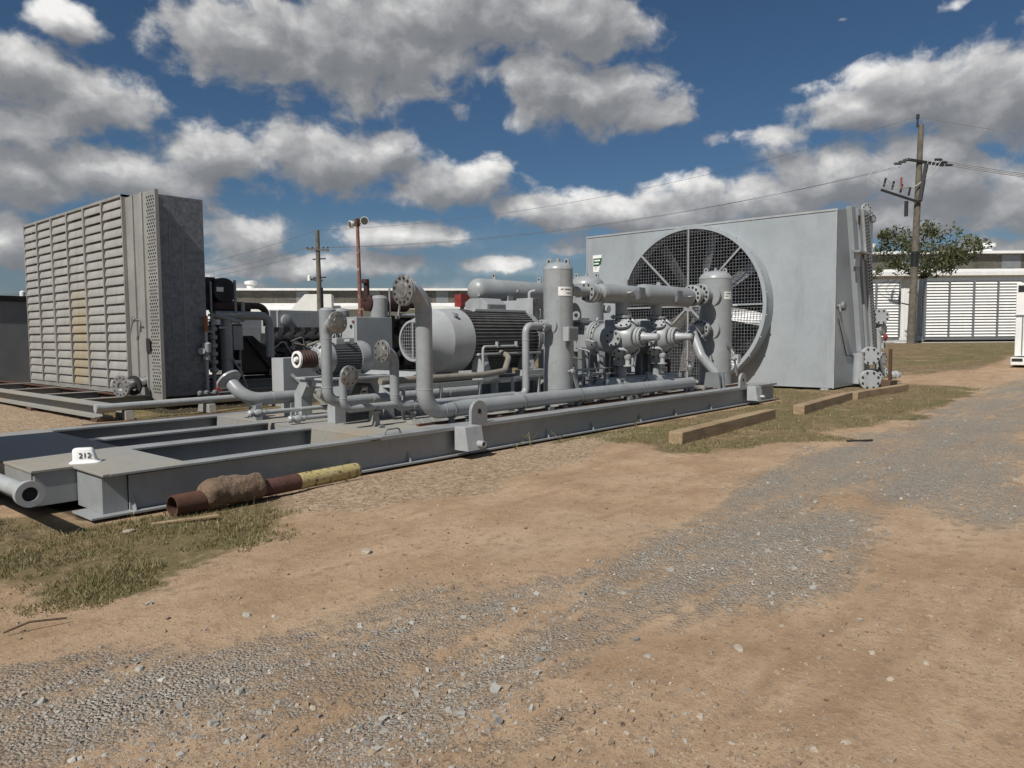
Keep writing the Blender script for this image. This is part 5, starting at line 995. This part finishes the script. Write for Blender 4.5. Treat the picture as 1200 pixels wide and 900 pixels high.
b.build('engine_block', M['engine'], t, bevel=.01)
b = MB(); b.box(14,17.7,.0,19,19.6,.55); b.build('base', M['greyD'], t)
t = thing('compressor_package', (15,23,0), 'pale grey engine package with black heads, far behind the small motor', 'machine')
b = MB(); b.box(13.2,22.6,.3,16.6,24.3,1.15); b.box(13.0,22.4,.0,17.5,24.5,.3); b.build('base', M['greyD'], t)
b = MB(); b.box(13.6,22.7,1.15,15.6,23.4,1.75)
for i in range(5): b.lathe((13.75+i*.42,22.7,1.55),(0,-1,.4),[(0,.16),(.3,.16),(.33,.08)],14); b.box(13.6+i*.42,22.6,1.75,13.85+i*.42,23.1,1.95)
b.build('engine_block', M['engine'], t)
b = MB(); b.box(14.0,23.4,1.2,16.0,24.0,2.55); b.lathe((14.6,23.4,2.2),(0,-1,0),[(0,.2),(.1,.2),(.12,.12)],24); b.bar((14.0,22.9,1.2),(14.0,22.9,2.5),.08,.08); b.bar((15.9,22.9,1.2),(15.9,22.9,2.5),.08,.08); b.bar((14.0,22.9,2.5),(15.9,22.9,2.5),.08,.08); b.build('frame', M['greyL'], t)
for x_, y_ in ((15.6,22.3),(16.4,22.6)):
    b = MB(); b.lathe((x_,y_,.5),(0,0,1),[(0,.3),(2.05,.3),(2.12,.24),(2.15,.1)],26); b.build('surge_tank', M['grey'], t)
b = MB()
for i in range(24): x_, z_ = random.uniform(14.9,16.9), random.uniform(1.0,2.3); b.tube([(x_,22.0,z_),(x_+random.uniform(-.3,.3),21.95,z_-.3),(x_+random.uniform(-.2,.2),21.95,z_-.7)], .03, 8, .08)
for i in range(10): x_, z_ = random.uniform(14.9,16.6), random.uniform(1.0,2.3); b.box(x_,21.9,z_,x_+.2,22.1,z_+.18)
b.build('pipework', M['greyL'], t)
b = MB(); b.box(15.6,21.6,1.75,15.95,21.8,2.1); b.build('valve_actuator', M['redpaint'], t)
t = thing('red_valve', (18,17,1.9), 'red actuator and wheel valve seen above the big motor', 'valve')
b = MB(); b.box(17.0,17.0,2.55,17.45,17.3,2.95); b.build('actuator', M['redpaint'], t)
b = MB(); b.ring((17.8,17.1,2.75),(-.6,-.8,0),[(0,.14),(0,.2),(.1,.2),(.1,.14)],24); b.tube([(17.5,17.15,2.75),(18.9,17.15,2.75)], .06, 12); b.cyl((18.4,17.15,.6),(18.4,17.15,2.75),.06); b.cyl((17.2,17.15,.3),(17.2,17.15,2.55),.07); b.build('valve_body', M['cream'], t)
# white enclosures seen through the engine
for (x_, y_, lab, w_, h_) in ((13.4,26.5,'bright white equipment cabinet with a grey panel, seen under the engine pipes',2.2,2.3),(11.6,27,'narrow bright white cabinet far behind the black engine',.9,2.0)):
    t = thing('white_cabinet', (x_,y_,0), lab, 'cabinet'); b = MB(); b.box(x_,y_,.15,x_+w_,y_+1.4,h_); b.box(x_-.05,y_-.05,h_,x_+w_+.05,y_+1.45,h_+.06); b.build('body', M['white'], t, bevel=.01)
    b = MB(); b.box(x_+.25*w_,y_-.02,.5,x_+.92*w_,y_-.001,h_-.3); b.build('panel', M['greyL'], t)
    b = MB(); b.box(x_-.02,y_+.05,.5,x_-.001,y_+1.3,h_-.3); b.build('door', M['white'], t)
# dark container left of the louvred cooler
t = thing('steel_container', (5,29,.1), 'plain dark grey steel container left of the louvred cooler', 'container')
b = MB(); b.box(2.5,28.2,.12,10.5,31.0,2.85); b.build('body', M['greyD'], t, bevel=.01)
b = MB(); b.box(2.4,28.1,2.86,10.6,31.1,3.02); b.build('roof', M['black'], t)
b = MB(); b.lathe((7.9,28.3,3.02),(0,0,1),[(0,.08),(.15,.08),(.18,.03)],12); b.bar((7.9,28.3,3.12),(8.5,28.2,3.08),.05,.05); b.build('roof_valve', M['whiteP'], t)
b = MB(); b.box(6.75,28.17,.2,6.85,28.2,1.2); b.build('pipe', M['greyL'], t)
# off-frame equipment housing whose shade falls over the near left end of the skid
t = thing('equipment_housing', (-.2,9,0), 'grey equipment housing standing just left of the view, shading the skid end', 'housing')
b = MB(); b.box(-1.6,8.38,.1,1.0,10.4,3.04); b.build('body', g, t, bevel=.01)
b = MB(); b.box(-1.7,8.35,3.041,1.03,10.45,3.06); b.build('roof', gD, t)

# ------------------------------------------------------------------ far background
TZ = .85
def louvre_unit(loc, label):
    """long louvred cooler lying along local x, face toward -y"""
    t = thing('louvred_unit', loc, label, 'cooler', 'white louvred coolers along the back'); L, Hh = 12.4, 4.7; x0, y0, z0 = loc
    b = MB(); b.box(x0,y0+.12,z0+.25,x0+L,y0+1.9,z0+Hh); b.build('casing', M['greyL'], t, bevel=.01)
    b = MB(); b.box(x0,y0,z0+.25,x0+L,y0+.115,z0+.42); b.box(x0,y0,z0+Hh-.2,x0+L,y0+.115,z0+Hh+.03)
    for i in range(8): xx = x0+L*i/7; w_ = .07 if i % 2 == 0 else .045; b.box(xx-w_,y0-.04,z0+.42,xx+w_,y0+.115,z0+Hh-.2)
    b.build('frame', M['galv'], t)
    b = MB()
    for i in range(7):
        for j in range(19):
            z_ = z0+.45+j*.212; b.prism([(y0+.11,z_+.19),(y0+.0,z_+.02),(y0-.01,z_+.04),(y0+.1,z_+.205)], 'x', x0+L*i/7+.08, x0+L*(i+1)/7-.08)
    b.build('slats', M['white'], t, smooth=0)
    b = MB(); b.box(x0+.2,y0+.2,z0-.02,x0+L-.2,y0+.5,z0+.22); b.box(x0+.2,y0+1.4,z0-.02,x0+L-.2,y0+1.7,z0+.22); b.build('foot_beam', M['darkfill'], t)
    b = MB(); b.box(x0-.3,y0-.25,z0-.02,x0+L+.3,y0-.1,z0+.08); b.build('ground_rail', M['whiteP'], t)
    return t
import mathutils
def place(t, loc, rz): t.location = loc; t.rotation_euler.z = rz
# direction along the row of units: from (60.7,13.1) toward (65.3,7.4)
u1 = louvre_unit((0,0,0), 'large white louvred cooler at the right, behind the utility pole')
rz = math.atan2(7.44-12.96, 65.29-60.45); place(u1, (60.6,12.95,TZ-.05), rz)
u2 = copy_tree(u1); u2['label'] = 'second white louvred cooler, left of the pole and partly hidden by the big fan cooler'; dv2 = V(math.cos(rz), math.sin(rz), 0)
u2.location = V(60.2,14.0,TZ-.05) - dv2*12.4 + V(.3,.6,0)
t = thing('pipe_rack', (60.6,13.5,TZ), 'thin white standpipes in the gap between the two white louvred coolers', 'pipes')
for i in range(3):
    b = MB(); b.cyl((60.3+i*.25,13.75-i*.28,TZ),(60.3+i*.25,13.75-i*.28,TZ+4.2-.4*i),.07); b.lathe((60.3+i*.25,13.75-i*.28,TZ+.3),(-.7,-.7,0),[(0,.1),(.1,.22),(.18,.22),(.2,.1)],12); b.build('pipe', M['greyL'], t)
# scraps lying on the ground near the units
t = thing('pallet_stack', (58.5,16.2,.85), 'low clutter of pale boards in front of the left louvred cooler', 'boards')
for i in range(5):
    b = MB(); a_ = random.uniform(-.4,.4); p = V(58.2+random.uniform(-.6,.9),15.4+random.uniform(-1,1.2),TZ-.02+i*.05); b.bar(p, p+V(1.6*math.cos(a_-.8),1.6*math.sin(a_-.8),0), .3, .06); b.build('board', M['whiteP'] if i % 2 else M['greyD'], t)

def shed(name, p0, p1, zr, label, clere=True, col=None, depth=18, nwin=26):
    """long industrial shed, front along p0->p1; built in local x then rotated"""
    L = math.hypot(p1[0]-p0[0], p1[1]-p0[1]); rz = math.atan2(p1[1]-p0[1], p1[0]-p0[0])
    t = thing(name, (0,0,0), label, 'building')
    b = MB(); b.box(0,0,-.2,L,depth,zr-2.6)
    for i in range(int(L/.6)): b.box(i*.6,-.03,0,i*.6+.12,-.001,zr-2.75)
    b.build('wall', M['white'], t, smooth=0)
    b = MB(); b.box(-.4,-.9,zr-2.6,L+.4,.0,zr-2.25); b.prism([(-.9,zr-2.25),(1.8,zr-1.75),(1.8,zr-2.25)], 'x', -.4, L+.4); b.build('lower_roof', M['white'], t)
    b = MB(); b.box(0,1.81,zr-2.24,L,depth-2,zr-.25); b.build('clerestory', M['brown'], t)
    for i in range(nwin):
        b = MB(); b.box(L*i/nwin+.1,1.78,zr-1.70,L*(i+1)/nwin-.5,1.808,zr-.35); b.build('window', M['brown'] if i % 4 else M['greyD'], t)
    b = MB(); b.box(-.5,1.2,zr-.25,L+.5,depth-1.5,zr); b.build('roof', M['white'], t)
    for i in range(3):
        b = MB(); b.lathe((L*(i+.6)/3.3,3,zr),(0,0,1),[(0,.5),(.5,.5),(.6,.75),(.9,.75),(1.0,.3)],16); b.build('roof_vent', M['whiteP'], t)
    t.location = (p0[0],p0[1],TZ); t.rotation_euler.z = rz; return t
def plan(px_dir, dist): return None
# long shed at the left: from beyond the engine toward the cooler; right shed behind the louvred units
s1 = shed('warehouse', (36.5,88.0), (84,47), 6.6, 'long white warehouse with a brown clerestory strip, behind the machines at left', nwin=30)
b = MB(); b.prism([(-.2,5.0),(-3.2,5.0),(-4.6,7.3),(-.2,7.3)], 'y', 0, .01)
s2 = shed('warehouse', (75,26.5), (102,-4), 8.9, 'tall white warehouse behind the tree and louvred coolers at right', nwin=16)
t = thing('entrance_canopy', (44,79,TZ), 'white slanted porch roof in front of the far left warehouse', 'porch')
dL = V(84-36.5,47-88,0).normalized(); nL = V(dL.y,-dL.x,0); 
def onwall(s_, out, z): p = V(36.5,88,0)+dL*s_+nL*out; return (p.x,p.y,TZ+z)
b = MB(); q = [onwall(2,4,3.9),onwall(17,4,3.9),onwall(18.6,4,5.6),onwall(21.5,4,5.6),onwall(21.5,4,2.4),onwall(2,4,2.4)]; q2 = [onwall(2,1,3.9),onwall(17,1,3.9),onwall(18.6,1,5.6),onwall(21.5,1,5.6),onwall(21.5,1,2.4),onwall(2,1,2.4)]
b.add(q+q2, [tuple(range(6)), tuple(range(11,5,-1))]+[(i,(i+1)%6,6+(i+1)%6,6+i) for i in range(6)]); b.build('fascia', M['white'], t)
b = MB(); [b.cyl(onwall(s_,3.5,-.2), onwall(s_,3.5,2.4), .12) for s_ in (3,9,15,21)]; b.build('column', M['whiteP'], t)

# white machine box at the right edge
t = thing('white_enclosure', (35,3.9,.2), 'white equipment enclosure cut by the right edge of the view', 'enclosure')
ex = V(math.sin(az),-math.cos(az),0); ey = V(math.cos(az),math.sin(az),0)
P0 = V(34.9,4.28,gz(34.9,4.3))
def q_(u, v, z): p = P0+V(0,-1,0)*u+V(1,0,0)*v; return (p.x,p.y,P0.z+z)
def obox(b, u0, v0, z0, u1, v1, z1): b.add([q_(u0,v0,z0),q_(u1,v0,z0),q_(u1,v1,z0),q_(u0,v1,z0),q_(u0,v0,z1),q_(u1,v0,z1),q_(u1,v1,z1),q_(u0,v1,z1)], [(3,2,1,0),(4,5,6,7),(0,1,5,4),(1,2,6,5),(2,3,7,6),(3,0,4,7)])
b = MB(); obox(b,0,0,.45,3.4,2.6,3.3); obox(b,-.1,-.15,.1,3.4,2.7,.40); b.build('body', M['white'], t, bevel=.02)
b = MB(); obox(b,.06,-.02,2.95,.9,-.001,3.2); obox(b,-.06,-.17,.25,.3,-.151,.36); obox(b,-.02,.2,1.95,-.001,2.4,2.0); b.build('window', M['darkfill'], t)
b = MB(); obox(b,-.02,-.03,2.0,3.4,-.001,2.06); obox(b,.22,-.03,.5,.26,-.001,1.98); b.build('trim', M['galv'], t)
b = MB(); obox(b,.05,.1,-.05,.2,.3,.1); obox(b,.05,2.2,-.05,.2,2.4,.1); obox(b,1.5,.1,-.05,1.7,.3,.1); b.build('foot', M['rust'], t)

# ------------------------------------------------------------------ poles and wires
t = thing('utility_pole', (55.4,12.65,TZ-.2), 'tall wooden utility pole with a crossarm and cut-outs, right of the fan cooler', 'utility pole')
PT = V(55.75,12.45,15.35); PB = V(55.4,12.65,TZ-.3)
b = MB(); b.cyl(PB, PT, .26, .17, 16); b.build('pole', M['polewood'], t)
def pol(z): return PB + (PT-PB)*((z-PB.z)/(PT.z-PB.z))
b = MB(); c = pol(12.9); b.bar(c-ex*.9+V(0,0,.15)-ey*.2, c+ex*1.5-V(0,0,.25)-ey*.2, .14,.16); b.build('crossarm', M['bolt'], t)
b = MB(); c = pol(10.3); b.bar(c+V(0,0,-.1)-ey*.3, c-ex*2.6+V(0,0,.75)-ey*.3, .12,.14); b.bar(c-ey*.3, c+ex*.35+V(0,0,2.4)-ey*.3, .3,.2); b.bar(c-ey*.3-ex*.9, c-ex*.9-V(0,0,1.0)-ey*.3, .2,.2)
for i in range(4): p = c-ex*(.8+.55*i)+V(0,0,.35+.2*i)-ey*.35; b.bar(p, p+V(0,0,.55)+ex*.12, .1,.1)
b.build('switch_arm', M['bolt'], t)
b = MB(); p = c-ex*1.3+V(0,0,.75)-ey*.35; b.bar(p, p+V(0,0,.8), .1,.1); b.build('arrester', M['redpaint'], t)
b = MB(); b.lathe(pol(6.0), PT-PB, [(0,.25),(1.0,.245)], 16); b.build('black_band', M['black'], t)
b = MB(); b.cyl(pol(15.2)-ex*.25, pol(15.9)-ex*.25, .06); b.bar(pol(15.85)-ex*.25-V(0,0,.1), pol(15.85)-ex*.25+V(0,0,.18), .18,.18); b.build('top_pin', M['bolt'], t)
b = MB()
for i in range(4):
    a0 = pol(12.9)+ex*(.4+.3*i)-ey*.3; a1 = pol(10.3)-ex*(.9+.5*i)+V(0,0,.9)-ey*.4; mid = (a0+a1)*.5 - V(0,0,1.0+.15*i) + ex*(.5); 
    pts = [(a0*(1-s_)**2 + mid*2*s_*(1-s_) + a1*s_**2) for s_ in np.linspace(0,1,14)]; b.tube(pts, .019, 6, .02, 2)
for i in range(3):
    a0 = pol(12.5)-ex*(1.6+.5*i)-ey*.3; a1 = pol(10.3)-ex*(1.7+.5*i)+V(0,0,1.0)-ey*.4; mid = (a0+a1)*.5-ex*(1.3+.2*i)
    pts = [(a0*(1-s_)**2 + mid*2*s_*(1-s_) + a1*s_**2) for s_ in np.linspace(0,1,14)]; b.tube(pts, .019, 6, .02, 2)
b.build('jumper_wires', M['wire'], t)
for i in range(3):
    for sg, u_, dz_ in ((1,.9+.35*i,.12-.18*i),(-1,.7+.3*i,.12-.12*i)):
        b = MB(); p = pol(12.9)+ex*(u_*sg)+V(0,0,dz_)-ey*.2; b.lathe(p, ex*sg, [(0,.05),(.05,.1),(.15,.06),(.2,.1),(.3,.06),(.35,.1),(.5,.04)], 10); b.build('insulator', M['bolt'], t)
t = thing('utility_pole', (35.3,51.4,TZ), 'distant dark utility pole with one crossarm, left of the red light mast', 'utility pole')
QT = V(35.4,51.75,10.25); QB = V(35.25,51.4,TZ-.3)
b = MB(); b.cyl(QB, QT, .24, .16, 12); b.build('pole', M['polewood'], t)
def pol2(z): return QB + (QT-QB)*((z-QB.z)/(QT.z-QB.z))
b = MB(); c = pol2(8.7); b.bar(c-ex*.85+V(0,0,.03)-ey*.2, c+ex*.95-V(0,0,.1)-ey*.2, .12,.14); b.build('crossarm', M['polewood'], t)
b = MB(); 
for dx_ in (-.8,-.4,.5,.85): p = pol2(8.75)+ex*dx_-ey*.2; b.lathe(p, (0,0,1), [(0,.05),(.05,.08),(.15,.04)], 8)
for z_ in (7.9,6.4): b.bar(pol2(z_)-ex*.45, pol2(z_)+ex*.6+V(0,0,.05), .08,.1)
b.build('insulator', M['bolt'], t)
b = MB(); p = pol2(6.2)-ex*.75-ey*.1; b.lathe(p-V(0,0,.1), (0,0,1), [(0,.1),(.05,.14),(.45,.14),(.5,.06)], 12); b.build('yard_lamp', M['whiteP'], t)
b = MB(); b.cyl(pol2(6.3)-ex*.7, pol2(6.2)+ex*.3, .08); b.cyl(pol2(3.6)+ex*.16, pol2(5.6)+ex*.16, .16); b.build('bracket', M['black'], t)
def wire(name, pts, sag, r, mat, label):
    b = MB(); P = []
    for i in range(len(pts)-1):
        a, c = V(*pts[i]), V(*pts[i+1])
        for s_ in np.linspace(0,1,20)[(1 if i else 0):]: P.append(a*(1-s_)+c*s_-V(0,0,sag*4*s_*(1-s_)))
    b.tube(P, r, 6, .01, 1); o = b.build(name, mat); tag(o, label, 'wire', 'overhead power lines'); return o
lft = V(-1,0,0); far_l = QT + (QT-PT)*.9
wire('power_line', [tuple(pol(15.9)-ex*.25), tuple(QT), tuple(far_l)], 1.5, .012, M['wireD'], 'thin overhead wire from the tall pole top to the far pole top')
for i, dx_ in enumerate((-.8,.9)):
    a = pol(12.6)-ex*(1.2+.4*i); c = pol2(8.85)+ex*dx_; wire('power_line', [tuple(a), tuple(c), tuple(c + (c-a)*.8)], 1.2, .012, M['wireD'], ['lower overhead wire meeting the left tip of the far crossarm','lower overhead wire meeting the right tip of the far crossarm'][i])
for i in range(3):
    a = pol(12.9)+ex*(1.4+.35*i)+V(0,0,.12-.18*i); wire('power_line', [tuple(a), tuple(a+ex*38+ey*14+V(0,0,.8+i*.1))], .8, .024, M['wire'], ['bright wire running right from the tall pole, uppermost of its crossarm','bright wire running right from the tall pole, middle of its crossarm','bright wire running right from the tall pole, lowest of its crossarm'][i])
wire('power_line', [tuple(pol(15.9)-ex*.25), tuple(pol(15.9)+ex*38+ey*14+V(0,0,1.2))],   .8, .020, M['wire'], 'single wire running right from the very top of the tall pole')
t = thing('light_mast', (28.1,36.7,TZ), 'slim red and white flaked mast with two round floodlights', 'light mast')
b = MB(); b.cyl((28.2,36.85,TZ-.5),(28.15,36.95,8.6),.15,.10,12); b.build('mast', M['poleRed'], t)
mt = V(28.15,36.95,8.5)
b = MB(); b.bar(mt-ex*.35, mt+ex*.4, .08,.1); b.box(mt.x-.12,mt.y-.12,8.3,mt.x+.12,mt.y+.12,8.75); b.build('bracket', M['rust'], t)
for s_, dr in ((1,(-.45,-.85,-.1)),(-1,(-.95,.25,-.25))):
    c = mt+ex*(.42*s_)+V(0,0,.12 if s_ > 0 else -.1); b = MB(); b.lathe(c, dr, [(-.3,.08),(-.22,.16),(0,.25),(.03,.26)], 20); fl = b.build('floodlight', M['whiteP'], t)
    b = MB(); b.lathe(c, dr, [(.031,.22),(.036,.22)], 20); b.build('lens', M['glass'], fl)

# ------------------------------------------------------------------ trees
def tree(name, base, h, spread, label, n=5200, seed=1, trunk_h=.32):
    rd = np.random.default_rng(seed); t = thing(name, base, label, 'tree', 'trees behind the louvred coolers'); bx, by, bz = base
    b = MB(); b.tube([(bx,by,bz-.2),(bx+.15,by,bz+h*.3),(bx-.1,by+.1,bz+h*.6),(bx+.1,by,bz+h*.9)], lambda s_: .24*(1-s_*.85), 10, .6); tips = []
    for i in range(16):
        z0 = bz+h*rd.uniform(.22,.75); a = rd.uniform(0,2*PI); L = spread*rd.uniform(.45,1.0)*(1.15-.5*(z0-bz)/h); e = V(bx+L*math.cos(a), by+L*math.sin(a), min(z0+L*rd.uniform(.2,.75), bz+h)); m_ = V(bx+L*.45*math.cos(a+.2), by+L*.45*math.sin(a+.2), z0+L*.12)
        b.tube([(bx,by,z0), m_, e], lambda s_: .075*(1-s_*.85), 6, .3, 3); tips += [e, (m_+e)*.5, e+V(rd.normal(0,.5),rd.normal(0,.5),rd.normal(0,.4))]
    tips += [V(bx+rd.normal(0,.5),by+rd.normal(0,.5),bz+h*rd.uniform(.75,1.0)) for _ in range(6)]
    b.build('trunk', M['bark'], t)
    T = np.array([tuple(p) for p in tips]); k_ = rd.integers(0, len(T), n); rad = rd.uniform(.25,1.0,len(T))[k_]*spread*.27; dr = rd.normal(0,1,(n,3)); dr /= np.linalg.norm(dr,axis=1)[:,None]; c = T[k_]+dr*(rad*rd.uniform(.15,1,n)**.6)[:,None]*np.array([1,1,.75])
    u = rd.normal(0,1,(n,3)); u /= np.linalg.norm(u,axis=1)[:,None]; v = np.cross(u, rd.normal(0,1,(n,3))); v /= np.linalg.norm(v,axis=1)[:,None]; s_ = rd.uniform(.06,.15,n)[:,None]
    Vv = np.stack([c-u*s_*1.4, c-v*s_*.6, c+u*s_*1.4, c+v*s_*.6], 1).reshape(-1,3)-np.array(base); m = rawmesh('crown', Vv, np.arange(4*n).reshape(-1,4)); m.materials.append(M['leaf'])
    o = bpy.data.objects.new('crown', m); COL.objects.link(o); o.parent = t; return t
tree('tree', (72.0,15.0,TZ), 10.3, 5.4, 'sparse leafy tree right of the utility pole, in front of the tall warehouse', 7000, 3)
tree('tree', (70.0,21.3,TZ), 9.2, 3.0, 'leafy tree half hidden behind the right edge of the fan cooler', 3600, 8)

# dry weeds by the skid
def weeds(pts):
    for (x_, y_, h_) in pts:
        b = MB(); z_ = gz(x_, y_)
        for i in range(7):
            a = random.uniform(0,2*PI); b.tube([(x_,y_,z_-.01),(x_+.04*math.cos(a),y_+.04*math.sin(a),z_+h_*.5),(x_+.13*math.cos(a),y_+.13*math.sin(a),z_+h_*random.uniform(.6,1))], .003, 4, .05, 2)
        o = b.build('weed', M['grass'], None, loc=(x_,y_,z_)); tag(o, 'wispy dry weed growing against the near skid beam', 'weed', 'dry weeds along the skid beam')
weeds([(4.6,6.92,.22),(5.0,6.88,.16),(3.9,6.9,.2),(8.3,6.9,.24),(8.0,6.93,.14),(9.0,6.9,.16),(11.2,6.9,.18),(3.55,6.88,.16),(17.4,6.85,.5)])
